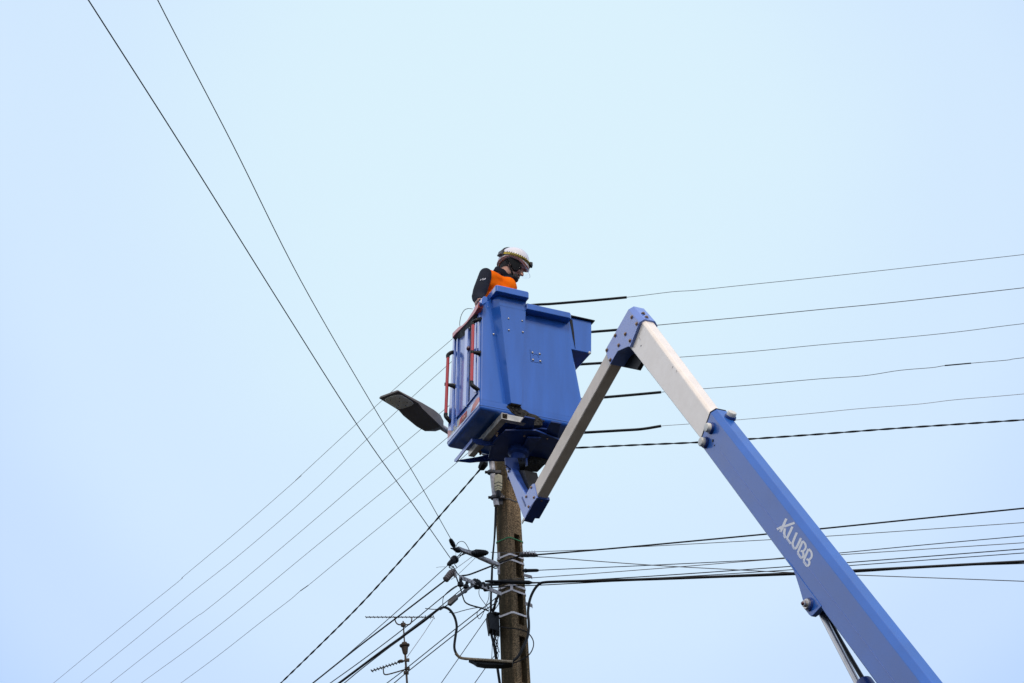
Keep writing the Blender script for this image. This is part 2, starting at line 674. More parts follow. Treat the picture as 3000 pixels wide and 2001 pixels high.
mb = arm_bar(((1340, 1606), (1462, 1655)), .03, .03, 'x')
mb.build("bracket_arm", M['galv'], pole, bevel=.004)
mb = MB()
mb.lathe(arm(1398, 1630), arm(1450, 1652), [(0, .012), (.1, .019), (.9, .021), (1, .014)], 12)
mb.build("bracket_sleeve", M['galv'], pole, smooth=True)
mb = arm_bar(((1346, 1690), (1468, 1740)), .034, .012, 'x')
for k in range(5):
    q = arm(1350, 1692).lerp(arm(1390, 1708), k / 4)
    mb.lathe(q - AN * .014, q + AN * .014, [(0, .006), (1, .006)], 8)
mb.build("bracket_arm", M['galv'], pole, bevel=.002)
for (x, y), (dx, dy) in (((1461, 1668), (6, 14)), ((1461, 1630), (5, 10))):
    mb = MB()
    c = fp(x, y, .13)
    mb.box(c, Vector((.011, 0, 0)), Vector((0, .006, 0)), UP * (.0034 * dy))
    mb.lathe(c + Vector((0, -.004, -.012)), c + Vector((0, -.012, -.012)), [(0, .006), (1, .005)], 8)
    mb.build("bracket_plate", M['galv'], pole, bevel=.002)
for y, x0, x1, hh in ((1686, 1527, 1557, .026), (1770, 1535, 1558, .032)):
    mb = MB()
    a, b = rp(x0, y - 3, .02), rp(x1, y + 4, .02)
    d = (b - a)
    mb.box((a + b) / 2, d / 2, RN * .003, UP * hh / 2)
    mb.box(b - RN * .012, RN * .012, d.normalized() * .003, UP * hh / 2)
    mb.build("side_lug", M['galv'], pole, bevel=.001)

# ------------------------------------------------------------------ street lamp on its bracket tube
lamp = empty("street_lamp", fp(1452, 1480, .13), "dark grey flat LED street lamp on a tube, left of the blue basket", "street lamp")
LD = Vector((-0.585, -0.81, 0)).normalized()
LW = Vector((LD.y * -1, LD.x, 0))                      # horizontal, across the head
top = fp(1440, 1335, .13)
mb = MB()
base_l = fp(1455, 1482, .13)
# tube rises along the pole then turns towards the street
neck = at_fwd(1287, 1247, 9.62 * SC)
arm_end = at_fwd(1280, 1243, 9.60 * SC)
pts = spline([base_l, fp(1449, 1440, .13), fp(1444, 1395, .13), fp(1437, 1345, .13), at_fwd(1405, 1318, 10.06 * SC), at_fwd(1345, 1284, 9.84 * SC), neck, arm_end], 6)
mb.tube(pts, .026, 12)
mb.build("bracket_tube", M['galv'], lamp, smooth=True)
for (cx, cy) in ((1440, 1384), (1450, 1458)):
    mb = MB()
    c = fp(cx, cy, .13)
    mb.lathe(c - UP * .016, c + UP * .016, [(0, .030), (.1, .039), (.9, .039), (1, .03)], 14)
    mb.box(c + Vector((.05, .01, 0)), Vector((.036, 0, 0)), Vector((0, .03, 0)), UP * .014)
    mb.box(c + Vector((-.046, -.005, 0)), Vector((.014, 0, 0)), Vector((0, .02, 0)), UP * .006)
    mb.build("clamp_collar", M['sleeve'], lamp, bevel=.003)
mb = MB()
c = fp(1466, 1462, .12)
mb.box(c, Vector((.02, 0, 0)), Vector((0, .006, 0)), UP * .055)
mb.build("mount_plate", M['sleeve'], lamp, bevel=.002)
# head: outline in the horizontal plane, lofted in height
hz = neck.z
tipL = hit(1113, 1167, Vector((0, 0, hz)), UP)
tipR = hit(1164, 1143, Vector((0, 0, hz)), UP)
axd = LD
mid_tip = (tipL + tipR) / 2
half = (tipR - tipL).length / 2
Ltot = (neck - mid_tip).dot(-axd)


def lampring(s, wdt, zt, zb):                     # cross-section at distance s from the tip
    c = mid_tip - axd * s
    return [c - LW * wdt + UP * (zt - .014), c - LW * wdt * .86 + UP * zt, c + LW * wdt * .86 + UP * zt, c + LW * wdt + UP * (zt - .014),
            c + LW * wdt + UP * (zb + .004), c + LW * wdt * .8 + UP * zb, c - LW * wdt * .8 + UP * zb, c - LW * wdt + UP * (zb + .004)]


mb = MB()
mb.loft([lampring(0, half * .97, .010, -.006), lampring(.012, half, .016, -.008), lampring(Ltot * .38, half * 1.02, .030, -.008), lampring(Ltot * .47, half * 1.0, .036, -.034),
         lampring(Ltot * .72, half * .94, .044, -.066), lampring(Ltot * .86, half * .80, .044, -.075), lampring(Ltot * .985, half * .46, .036, -.05)])
mb.build("lamp_housing", M['lamp'], lamp, smooth=True)
mb = MB()
zz = -.0105
for a, b in ((.022, .36),):
    s0, s1 = Ltot * .035, Ltot * .365
    ring = []
    for k in range(20):
        th = 2 * math.pi * k / 20
        ex = math.copysign(abs(math.cos(th)) ** .45, math.cos(th))
        ey = math.copysign(abs(math.sin(th)) ** .6, math.sin(th))
        ring.append(mid_tip - axd * ((s0 + s1) / 2 + ex * (s1 - s0) / 2) + LW * ey * half * .88 + UP * -.009)
    mb.loft([ring, [p - UP * .004 for p in ring], inset2([p - UP * .008 for p in ring], .008)])
le = mb.build("lamp_lens", M['lens'], lamp, smooth=True)
for a, s in ((.09, -.3), (.12, .5), (.17, -.5), (.18, .15), (.25, -.35), (.26, .5), (.31, .1)):
    mb = MB()
    c = mid_tip - axd * (Ltot * a) + LW * half * s - UP * .0175
    mb.lathe(c + UP * .003, c - UP * .0015, [(0, .006), (1, .004)], 8)
    mb.build("lens_screw", M['sleeve'], le)

jb = empty("junction_box", fp(1463, 1424, .2), "small yellowed plastic fuse box strapped to the pole under the basket", "junction box")
mb = MB()
c0 = fp(1460, 1413, .17)
ax1 = Vector((.7, -.7, 0))
ax2 = Vector((.7, .7, 0))
mb.box(c0, ax1 * .026, ax2 * .026, UP * .068)
mb.build("case", M['box'], jb, bevel=.005)
mb = MB()
mb.box(c0 - UP * .074, ax1 * .021, ax2 * .021, UP * .012)
mb.build("cable_gland", M['box'], jb, bevel=.004)
mb = MB()
for dz in (-.03, -.062):
    mb.box(c0 + UP * (dz + .016), ax1 * .0275, ax2 * .0275, UP * .003)
mb.build("strap", M['rub'], jb)
mb = MB()
mb.lathe(c0 - UP * .085, c0 - UP * .145, [(0, .02), (.4, .022), (1, .012)], 10)
mb.build("cable_boot", M['rub'], jb, smooth=True)

# ------------------------------------------------------------------ aerial lift
lift = empty("aerial_lift", b2 - UP * 2.0, "blue and grey articulated lift with an enclosed blue work basket", "aerial lift")
# --- boom section geometry
bax = (b1 - b2).normalized()                       # up along the boom
bperp = BN.cross(bax)
if bperp.z < 0:
    bperp = -bperp                                 # towards the upper face of the boom


def bcoord(p):
    d = p - b1
    return Vector((d.dot(bax), d.dot(bperp), -d.dot(BN)))     # along, height, depth


def bpt(a, h, d):
    return b1 + bax * a + bperp * h - BN * d


H1 = bcoord(sp(2157, 1306)).y                      # height of the flat part of the near side


def solve_depth(px, py, h):                        # depth at which the sight line meets a surface of height h
    q = hit(px, py, b1 + bperp * h, bperp)
    return bcoord(q)


# chamfer: height gain c equals depth gain c
c_lo, c_hi = 0.0, 0.3
for _ in range(50):
    c_ = (c_lo + c_hi) / 2
    q = solve_depth(2573, 1800, H1 + c_)
    if q.z > c_:
        c_lo = c_
    else:
        c_hi = c_
CH = c_
WTOP = solve_depth(2602.5, 1800, H1 + CH).z        # depth of the far edge of the top face
print("boom H1 %.3f chamfer %.3f depth %.3f" % (H1, CH, WTOP), 'BE', BE, 'bax', bax)


def bsec(a, h0, h1, c, d0, d1, tilt=0.0):
    """chamfered section of a boom, near side at depth d0, far side at d1"""
    pts = [(h0, d0), (h1, d0), (h1 + c, d0 + c), (h1 + c, d1 - c), (h1, d1), (h0, d1), (h0 - c * .5, d1 - c * .5), (h0 - c * .5, d0 + c * .5)]
    return [bpt(a + tilt * (h - h0), h, d) for h, d in pts]


BW = WTOP + CH
a_top = bcoord(sp(2052, 1300)).x
top_tilt = 0.0
q_low, q_high = bcoord(sp(2050, 1300)), bcoord(sp(2080, 1214))
a_top = q_low.x
top_tilt = (q_high.x - q_low.x) / (q_high.y - q_low.y)
a_bot = bcoord(b2).x - 1.35
mb = MB()
mb.loft([bsec(a_bot, 0, H1, CH, 0, BW), bsec(a_top, 0, H1, CH, 0, BW, top_tilt)])
boom = mb.build("outer_boom", M['paint'], lift, bevel=.003, seg=2)
# dark open mouth of the outer boom
mb = MB()
rg = bsec(a_top + .0005, 0, H1, CH, 0, BW, top_tilt)
cen = sum(rg, Vector()) / 8
mb.loft([[cen + (p - cen) * 1.012 for p in rg], [cen + (p - cen) * 1.012 + bax * .012 for p in rg], [cen + (p - cen) * .93 + bax * .012 for p in rg], [cen + (p - cen) * .93 - bax * .01 for p in rg]], cap=True)
mb.build("wiper_collar", M['rub'], boom, bevel=.001)
# faint seam along the near side
mb = MB()
p0, p1 = sp(2110, 1320), sp(2640, 2001)
h_ = bcoord(p0).y
mb.box(bpt((bcoord(p0).x + bcoord(p1).x) / 2 + .0, h_, -.0004), bax * ((bcoord(p0).x - bcoord(p1).x) / 2), bperp * .0007, BN * .0009)
mb.build("weld_seam", M['plate'], boom)
# slide pads
for (x, y, top_) in ((2077, 1252, 0), (2060, 1294, 0), (2136, 1216, 1)):
    mb = MB()
    if not top_:
        c = sp(x + 8, y + 3)
        nn = BN
    else:
        c = hit(x + 3, y + 8, b1 + bperp * (H1 + CH), bperp)
        nn = bperp
    mb.lathe(c - nn * .004, c + nn * .016, [(0, .037), (.5, .037), (1, .034)], 20)
    pd_ = mb.build("slide_pad_seat", M['brk'], boom, smooth=True)
    mb = MB()
    mb.lathe(c + nn * .012, c + nn * .042, [(0, .029), (.75, .029), (.95, .026), (1, .02)], 20)
    mb.build("slide_pad", M['pad'], boom, smooth=True)
mb = MB()
c = sp(2089, 1291)
mb.lathe(c, c + BN * .003, [(0, .009), (1, .009)], 10)
mb.build("grease_hole", M['rub'], boom)
mb = MB()
c = sp(2093, 1305)
mb.lathe(c, c + BN * .002, [(0, .005), (1, .005)], 8)
mb.build("grease_hole", M['rub'], boom)
# lug that carries the lift cylinder
LUG = [(2310, 1650), (2330, 1690), (2338, 1709), (2352, 1755), (2359, 1787), (2369, 1800), (2376, 1806), (2383, 1800), (2402, 1775), (2420, 1800), (2400, 1750), (2345, 1665)]
LUG = [(2300, 1636), (2319, 1660), (2329, 1683), (2341, 1720), (2353, 1762), (2360, 1788), (2370, 1801), (2376, 1806), (2383, 1801), (2406, 1776), (2350, 1700), (2306, 1640)]
lp = [sp(x, y, -.004) for x, y in LUG]
mb = MB()
mb.prism(lp, -BN * .030)
lug = mb.build("cylinder_lug", M['paint'], boom, bevel=.002)
lp2 = [p - BN * (BW - .03 + .008) for p in lp]
mb = MB()
mb.prism(lp2, -BN * .030)
mb.build("cylinder_lug", M['paint'], boom, bevel=.002)
pin = sp(2372, 1771, -.004)
mb = MB()
mb.lathe(pin, pin + BN * .012, [(0, .037), (1, .035)], 20)
mb.build("pin_boss", M['brk'], boom, smooth=True)
mb = MB()
mb.lathe(pin + BN * .010, pin + BN * .026, [(0, .029), (.8, .029), (1, .026)], 20)
mb.lathe(pin + BN * .024, pin + BN * .040, [(0, .017), (.9, .017), (1, .014)], 16)
pino = mb.build("pivot_pin", M['bolt'], boom, smooth=True)
mb = MB()
mb.ball(pin + BN * .041, .011, sc=(1, 1, 1))
mb.build("grease_cap", M['knob'], boom, smooth=True)
mb = MB()
mb.lathe(pin - BN * .02, pin - BN * (BW - .03), [(0, .032), (1, .032)], 14)
mb.build("rod_eye", M['rub'], boom, smooth=True)
# lift cylinder
lc_off = BW * .42
rod0, rod1 = sp(2405, 1795, lc_off), sp(2512, 2001, lc_off)
dirr = (rod1 - rod0).normalized()
rod0 = rod0 - dirr * .14
mb = MB()
mb.lathe(rod0, rod1 + dirr * .05, [(0, .0165), (1, .0165)], 14)
cyl = mb.build("cylinder_rod", M['bolt'], lift, smooth=True)
hp = [sp(2415, 1795, lc_off + .05), sp(2432, 1822, lc_off + .05), sp(2470, 1890, lc_off + .05), sp(2530, 1992, lc_off + .05), sp(2560, 2040, lc_off + .05)]
mb = MB()
mb.tube(spline(hp, 4), .012, 10)
mb.build("hydraulic_hose", M['rub'], lift, smooth=True)
cb0 = sp(2530, 1996, lc_off + .03)
mb = MB()
mb.lathe(cb0, cb0 + dirr * .9, [(0, .030), (.01, .044), (.05, .048), (1, .048)], 20)
mb.build("cylinder_barrel", M['brk'], lift, smooth=True)
# lettering on the boom side, cut from thin vinyl
LS = (140 / 1291.0)


def lt(x, y):
    return sp(2260 + x * LS, 1500 + y * LS, -.0004)


def stroke(mb, pts, wd):
    """a flat stroke of constant width (in crop pixels) along pts, as a thin slab"""
    vs = [Vector((p[0], p[1])) for p in pts]
    lft, rgt = [], []
    for i, p in enumerate(vs):
        a = vs[max(0, i - 1)]
        b = vs[min(len(vs) - 1, i + 1)]
        d = (b - a).normalized()
        n_ = Vector((-d.y, d.x))
        k = 1.0
        if 0 < i < len(vs) - 1:
            d1_ = (vs[i] - a).normalized()
            k = 1 / max(.5, n_.dot(Vector((-d1_.y, d1_.x))))
        lft.append(p + n_ * wd * .56 * k)
        rgt.append(p - n_ * wd * .56 * k)
    n_ = len(vs)
    mb.ks = getattr(mb, 'ks', 0) + 1
    o_ = BN * (.00015 * mb.ks)
    mb.add([lt(*p) + o_ for p in lft] + [lt(*p) + o_ for p in rgt], [[i, i + 1, n_ + i + 1, n_ + i] for i in range(n_ - 1)])


letters = [
    [([(405, 178), (245, 540)], 60), ([(628, 293), (345, 393)], 56), ([(300, 395), (150, 468)], 56), ([(368, 440), (350, 560), (358, 640), (385, 700)], 62)],
    [([(570, 395), (420, 715), (528, 860)], 58)],
    [([(688, 555), (590, 790), (575, 870), (590, 940), (625, 985), (670, 970), (710, 900), (800, 705)], 56)],
    [([(845, 785), (712, 1100)], 54), ([(850, 785), (912, 860), (930, 940), (905, 1010), (850, 1060), (790, 1050)], 50), ([(850, 1060), (868, 1150), (850, 1210), (800, 1235), (712, 1105)], 52)],
    [([(1005, 995), (868, 1320)], 54), ([(1010, 995), (1075, 1080), (1093, 1170), (1070, 1240), (1010, 1290), (950, 1270)], 50), ([(1010, 1290), (1030, 1370), (1010, 1430), (960, 1452), (868, 1325)], 52)],
]
for i, lt_ in enumerate(letters):
    mb = MB()
    for pts, wd in lt_:
        stroke(mb, spline([(p[0], p[1], 0) for p in pts], 4) if len(pts) > 3 else pts, wd)
    mb.build("letter", M['white'], boom)

# --- inner boom
IN = .014
q0 = bcoord(sp(1859.5, 1035, IN))
q1 = bcoord(sp(2049, 1280.5, IN))
h_i0 = q1.y
h_i1 = bcoord(sp(2079.5, 1213.5, IN)).y
# the inner boom keeps its own slight difference in axis: use measured points of the near side directly
lowA, lowB = sp(1840, 1010, IN), sp(2090, 1333.5, IN)
higA, higB = sp(1870, 930, IN), sp(2110, 1254.5, IN)


def inner_ring(lo, hi, c, d):
    up_ = (hi - lo).normalized()
    return [lo, hi, hi + up_ * c - BN * c, hi + up_ * c - BN * (d - c), hi - BN * d, lo - BN * d, lo - up_ * c * .5 - BN * (d - c), lo - up_ * c * .5 - BN * c]


IC = CH * .55
ID = BW - 2 * IN
mb = MB()
mb.loft([inner_ring(lowB, higB, IC, ID), inner_ring(lowA, higA, IC, ID)])
inner = mb.build("inner_boom", M['alu'], lift, bevel=.006, seg=3)
for pts in ([(1972, 1072), (1969, 1079)], [(1982, 1084), (1981, 1091)], [(1874, 975), (1872, 986), (1877, 997)]):
    mb = MB()
    mb.tube([sp(*a, IN - .0005) for a in pts], .0016, 5)
    mb.build("scratch", M['galv'], inner)
mb = MB()
c = sp(1878, 1013, IN - .0005)
mb.lathe(c - BN * .002, c + BN * .001, [(0, .007), (1, .006)], 10)
mb.build("drain_hole", M['rub'], inner)

# --- elbow joint between inner boom and jib
s_ = 220 / 1568.0


def kp(x, y, off=-.006):
    return sp(1740 + x * s_, 880 + y * s_, off)


P_lo = [(720, 185), (232, 1040), (335, 1335), (495, 1060), (710, 965), (752, 972), (952, 455)]
near = [kp(*p) for p in P_lo]
# far chamfer: raise the two upper points
upv = (near[-1] - near[-2]).normalized()
upv = bperp
KW = BW + .012
KC = CH * 1.0
mid1 = [p - BN * KC for p in near]
mid1[0] = near[0] + upv * KC - BN * KC
mid1[6] = near[6] + upv * KC - BN * KC
mid2 = [p - BN * (KW - KC) for p in near]
mid2[0] = near[0] + upv * KC - BN * (KW - KC)
mid2[6] = near[6] + upv * KC - BN * (KW - KC)
far = [p - BN * KW for p in near]
mb = MB()
mb.loft([near, mid1, mid2, far])
elbow = mb.build("elbow_joint", M['plate'], lift, bevel=.003)
for x, y in ((785, 350), (888, 488), (440, 733), (650, 703), (748, 840), (512, 935), (265, 1038), (338, 1242)):
    mb = MB()
    bolt(mb, kp(x + 8, y + 3), BN, .0105, .011)
    mb.build("bolt", M['rust'], elbow)
for x, y in ((1030, 275), (1100, 352)):
    mb = MB()
    c = hit(1740 + x * s_, 880 + y * s_, near[6] + upv * KC, bperp)
    bolt(mb, c, bperp, .0105, .011)
    mb.build("bolt", M['rust'], elbow)
# web under the elbow, coloured black in place of its shade
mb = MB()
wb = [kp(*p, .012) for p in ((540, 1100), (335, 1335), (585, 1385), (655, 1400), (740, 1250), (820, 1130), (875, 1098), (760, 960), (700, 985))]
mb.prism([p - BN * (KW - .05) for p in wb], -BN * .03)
mb.build("elbow_shade_web", M['rub'], elbow, bevel=.002)

# --- jib arm
jl0, jl1 = sp(1780, 1032, .004), sp(1562, 1420, .004)
jm0, jm1 = sp(1806, 1037, .004), sp(1571, 1459, .004)
jd = (jl0 - jl1).normalized()
jup = BN.cross(jd)
if jup.dot(jl0 - jm0) < 0:
    jup = -jup
hj = ((jl0 + jl1) / 2 - (jm0 + jm1) / 2).dot(jup)
# far edge of the underside gives the width
lo_, hi_ = .02, .4
for _ in range(40):
    md = (lo_ + hi_) / 2
    q = (jm0 + jm1) / 2 - BN * md
    dq = q - EYE
    zc = dq.y * CP + dq.z * SP
    X = 1500 + F_PX * dq.x / zc
    Y = 1000.5 - F_PX * (-dq.y * SP + dq.z * CP) / zc
    # measured right edge: x at row Y
    xr = 1822.8 + (Y - 1074.8) * (1605 - 1822.8) / (1459 - 1074.8)
    if X < xr:
        lo_ = md
    else:
        hi_ = md
JW = md
print("jib height %.3f width %.3f" % (hj, JW))
j0, j1 = jm0 + jd * .08, jm1 - jd * .05
mb = MB()


def jring(p):
    c = .006
    return [p + jup * c, p + jup * (hj - c), p + jup * hj - BN * c, p + jup * hj - BN * (JW - c), p + jup * (hj - c) - BN * JW, p + jup * c - BN * JW, p - BN * (JW - c), p - BN * c]


mb.loft([jring(j1), jring(j0)])
mb.build("jib_arm", M['jib'], lift, bevel=.002)

# --- jib foot: bolted plates and the bent web that carries the basket
s2 = 160 / 1140.0


def fpz(x, y, off=-.004):
    return sp(1480 + x * s2, 1340 + y * s2, off)


mb = MB()
pl_ = [fpz(*p) for p in ((10, 215), (120, 215), (205, 400), (430, 775), (530, 600), (572, 550), (600, 548), (660, 842), (520, 1040), (405, 1290), (372, 1235), (300, 1040), (160, 640), (60, 380))]
mb.prism(pl_, -BN * .012)
foot = mb.build("jib_foot", M['plate'], lift, bevel=.002)
mb = MB()
fr_ = [fpz(*p, .0) for p in ((120, 205), (180, 290), (300, 560), (430, 775), (405, 800), (310, 690), (210, 480))]
mb.prism(fr_, -BN * .05)
mb.build("foot_flange", M['brk'], foot, bevel=.002)
mb = MB()
pf = [fpz(*p, JW * 1.35) for p in ((395, 270), (440, 290), (485, 410), (478, 480), (530, 600), (560, 700), (430, 1000), (330, 900), (300, 500))]
mb.prism(pf, -BN * .012)
mb.build("foot_plate", M['plate'], foot, bevel=.002)
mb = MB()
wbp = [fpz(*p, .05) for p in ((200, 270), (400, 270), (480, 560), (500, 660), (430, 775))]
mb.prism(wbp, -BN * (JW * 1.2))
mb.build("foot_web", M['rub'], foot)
mb = MB()
ft = [fpz(*p, .008) for p in ((660, 842), (520, 1040), (405, 1290), (375, 1400), (500, 1130), (580, 860))]
dn = [fpz(*p, .006) for p in ((650, 835), (405, 1290), (340, 1300), (370, 1400), (410, 1410), (650, 1000))]
# channel under the foot
e0, e1 = fpz(655, 842, -.002), fpz(388, 1330, -.002)
dd = (e1 - e0)
ww = JW + .022
ch = [e0, e1 + dd * .0, e1 - BN * ww * .68 + dd * .03, e1 - BN * ww * .68 - dd * .18, e1 - BN * ww * .98 - dd * .20, e0 - BN * ww]
mb.prism(ch, jup * .03)
mb.build("foot_channel", M['brk'], foot, bevel=.002)
mb = MB()
mb.box(fpz(378, 1318, -.002), jup * .012, BN * .004, jd * .026)
mb.build("nylon_block", M['pad'], foot, bevel=.002)
for x, y in ((545, 630), (442, 822), (603, 838), (493, 1030)):
    mb = MB()
    bolt(mb, fpz(x, y), BN, .0085, .010)
    mb.build("bolt", M['rust'], foot)
for x, y, o_ in ((760, 908, .07), (490, 1205, .05)):
    mb = MB()
    c = hit(1480 + x * s2, 1340 + y * s2, e0 - jup * .001, jup)
    bolt(mb, c, -jup, .005, .004)
    mb.build("rivet", M['rust'], foot)
mb = MB()
mb.box(fpz(385, 925, -.0055), (fpz(420, 1010, -.005) - fpz(345, 830, -.005)) / 2, bperp * .007, BN * .0012)
mb.build("data_plate", M['brk'], foot)
mb = MB()
c = fpz(75, 285, -.006)
mb.lathe(c - BN * .02, c + BN * .012, [(0, .014), (.7, .014), (1, .009)], 12)
mb.build("pivot_pin", M['bolt'], foot, smooth=True)

# --- basket shell


def arc(cx, cy, r, a0, a1, n=5):
    return [(cx + r * math.cos(R(a0 + (a1 - a0) * k / n)), cy + r * math.sin(R(a0 + (a1 - a0) * k / n))) for k in range(n + 1)]


def fluv(px, py, v):
    q = loc(bf(px, py, v))
    return q.x, q.z


DT, DBm = .060, .040                               # how far the buttress stands out at top and bottom
uP0 = (fluv(1427, 890, 0), fluv(1470, 1186, 0))
uP1 = (fluv(1437, 890, .012), fluv(1483, 1190, .012))
uP2 = (fluv(1464, 890, -DT), fluv(1497, 1180, -DBm))
uP3 = (fluv(1541, 890, -DT), fluv(1528, 1180, -DBm))


def lin(pr, z):
    (ua, za), (ub, zb) = pr
    return ub + (ua - ub) * (z - zb) / (za - zb)


UR0, URT = .935, -.170                             # right side slopes in towards the top
VB0, VBT = .742, -.145


def outline(z, ins=0.0, butt=True):
    ur = UR0 + URT * max(z, 0) - ins
    vb = VB0 + VBT * max(z, 0) - ins
    r = .03
    d = (DBm + (DT - DBm) * max(0, z / .95)) if butt else 0.0
    f0 = 0 + ins
    pts = arc(f0 + r * .6, f0 + r * .6, r * .6, 180, 270, 4)
    if butt:
        pts += [(lin(uP0, z), f0), (lin(uP1, z), f0 + .014), (lin(uP2, z), f0 - d), (lin(uP3, z), f0 - d), (lin(uP3, z) + .004, f0)]
    else:
        pts += [(lin(uP0, z), f0), (lin(uP1, z), f0 + .0), (lin(uP2, z), f0), (lin(uP3, z), f0), (lin(uP3, z) + .004, f0)]
    pts += arc(ur - r, f0 + r, r, 270, 360, 4)
    pts += arc(ur - r, vb - r, r, 0, 90, 4)
    pts += arc(f0 + r, vb - r, r, 90, 180, 4)
    return pts


def ring_b(z, ins=0.0, butt=True, zz=None):
    return [B(u, v, z if zz is None else zz) for u, v in outline(z, ins, butt)]


ZT = .93
levels = [0.062] + [0.062 + (ZT - 0.062) * k / 8 for k in range(1, 9)]
mb = MB()
rings = [ring_b(z) for z in levels] + [ring_b(ZT, .03, False)] + [ring_b(z, .03, False) for z in (.6, .06)]
mb.loft(rings)
basket = mb.build("basket", M['gel'], lift, smooth=True)
# pan
mb = MB()
pr = [ring_b(0.0645, 0.0, False), ring_b(0.0, 0.0, False), ring_b(0.0, .003, False, -.008), ring_b(0, .009, False, -.016), ring_b(0, .020, False, -.020), ring_b(0, .034, False, -.021)]
mb.loft(pr)
mb.build("basket_pan", M['gel'], basket, smooth=True)
mb = MB()
mb.loft([ring_b(0.0, .010, False, .0225), ring_b(0, -.003, False, .0225), ring_b(0, -.003, False, .012), ring_b(0, .01, False, .012)])
mb.build("pan_lip", M['gel'], basket, smooth=False)

# front rim (lower, right of the buttress) and rims round the back
RV = -.085
u_end = loc(bf(1676, 915, RV)).x
zr1 = loc(bf(1610, 902, RV)).z
zr0 = loc(bf(1610, 919, RV)).z
rimh = zr1 - zr0
uL = loc(bf(1543, 890, RV)).x
print("front rim", u_end, zr0, zr1, uL)


def rim_prism(path, z0, z1, depth, name, m, parent, slope=.0):
    """hollow-lip rim: `path` is the outer edge (u,v); depth points inwards"""
    mb_ = MB()
    outer0 = [B(u, v, z0) for u, v in path]
    outer1 = [B(u, v, z1) for u, v in path]
    k = len(path)
    cen_ = Vector((.42, .33))
    inn = []
    for u, v in path:
        d_ = Vector((cen_.x - u, cen_.y - v))
        d_.normalize()
        inn.append((u + d_.x * depth, v + d_.y * depth))
    in0 = [B(u, v, z0 + slope) for u, v in inn]
    in1 = [B(u, v, z1) for u, v in inn]
    rg_ = [[outer0[i], outer1[i], in1[i], in0[i]] for i in range(k)]
    mb_.loft(rg_)
    return mb_.build(name, m, parent, bevel=.006, seg=3)


VBk = VB0 + VBT * 1.05
rim_prism([(uL, RV), (u_end - .02, RV), (u_end, RV + .02), (u_end, VBk + .02), (u_end - .02, VBk + .045), (.45, VBk + .045)], zr0, zr1, .13, "rim_lip", M['gel'], basket)
mb = MB()
ue = UR0 + URT * .93
ue2 = UR0 + URT * 1.03
fw0 = lin(uP3, .98) - .02
mb.loft([[B(fw0, .001, .925), B(ue - .02, .001, .925), B(ue - .02, .03, .925), B(fw0, .03, .925)], [B(fw0, .001, zr0 + .03), B(ue2 - .02, .001, zr0 + .03), B(ue2 - .02, .03, zr0 + .03), B(fw0, .03, zr0 + .03)]])
mb.build("front_wall", M['gel'], basket)
mb = MB()
mb.loft([[B(.0, .002, .925), B(.074, .002, .925), B(.074, .05, .925), B(.0, .05, .925)], [B(.0, .002, .985), B(.07, .002, .985), B(.07, .05, .985), B(.0, .05, .985)]])
mb.build("front_wall", M['gel'], basket)
mb = MB()
mb.loft([[B(ue - .03, .0, .925), B(ue - .001, .02, .925), B(ue - .001, VBk, .925), B(ue - .03, VBk, .925)], [B(ue2 - .03, .0, zr0 + .03), B(ue2 - .001, .02, zr0 + .03), B(ue2 - .001, VBk, zr0 + .03), B(ue2 - .03, VBk, zr0 + .03)]])
mb.build("end_wall", M['gel'], basket)

# buttress head with its own raised rim
RW = -.125
zh1 = loc(bf(1500, 843, RW)).z
zh0 = loc(bf(1500, 862, RW)).z
hu0 = loc(bf(1453, 843, RW)).x
hu1 = loc(bf(1551, 862, RW)).x
print("head rim", zh0, zh1, hu0, hu1)
mb = MB()
r3 = lin(uP3, .98)
def headring(z, k_):
    def dz(q):
        return DBm + (DT - DBm) * q / .95
    l0, l1 = lin(uP0, .93), lin(uP1, .93)
    return [B(l0 + (hu0 + .02 - l0) * k_, 0, z), B(l1 + (hu0 + .028 - l1) * k_, .014 * (1 - k_), z), B(lin(uP2, z), -dz(z), z), B(lin(uP3, z), -dz(z), z), B(lin(uP3, z) + .004, .12, z), B(l0 + (hu0 + .02 - l0) * k_, .12, z)]


mb.loft([headring(.925, 0), headring(.985, .15), headring(zh0 + .01, 1)])
mb.build("buttress_head", M['gel'], basket, smooth=True)
hv = .16
rimp = [(hu0 + .012, RW), (hu1 - .012, RW), (hu1, RW + .012), (hu1, hv), (hu0 - .004, hv), (hu0, .05), (hu0, RW + .012)]
mb = MB()
mb.loft([[B(u, v, zh0) for u, v in rimp], [B(u, v, zh1 - .006) for u, v in rimp], [B(u + (.006 if u < .25 else -.006), v + (.006 if v < .05 else -.006), zh1) for u, v in rimp]])
mb.build("raised_rim", M['gel'], basket, bevel=.005, seg=3)
# corner knob where the red rail starts
mb = MB()
cpts = [bf(x, y, -.085) for x, y in ((1408, 886), (1411, 874), (1419, 867), (1428, 870), (1429, 879), (1426, 886), (1413, 892))]
mb.prism(cpts, BV * .13)
mb.build("rim_corner", M['gel'], basket, bevel=.004, seg=3)
mb = MB()
cpts = [bl(x, y, -.028) for x, y in ((1452, 842), (1424, 873), (1424, 893), (1454, 858))]
mb = MB()
a_, b_ = B(hu0 - .002, .0, zh0 + .01), B(.02, .10, zr1 - .02)

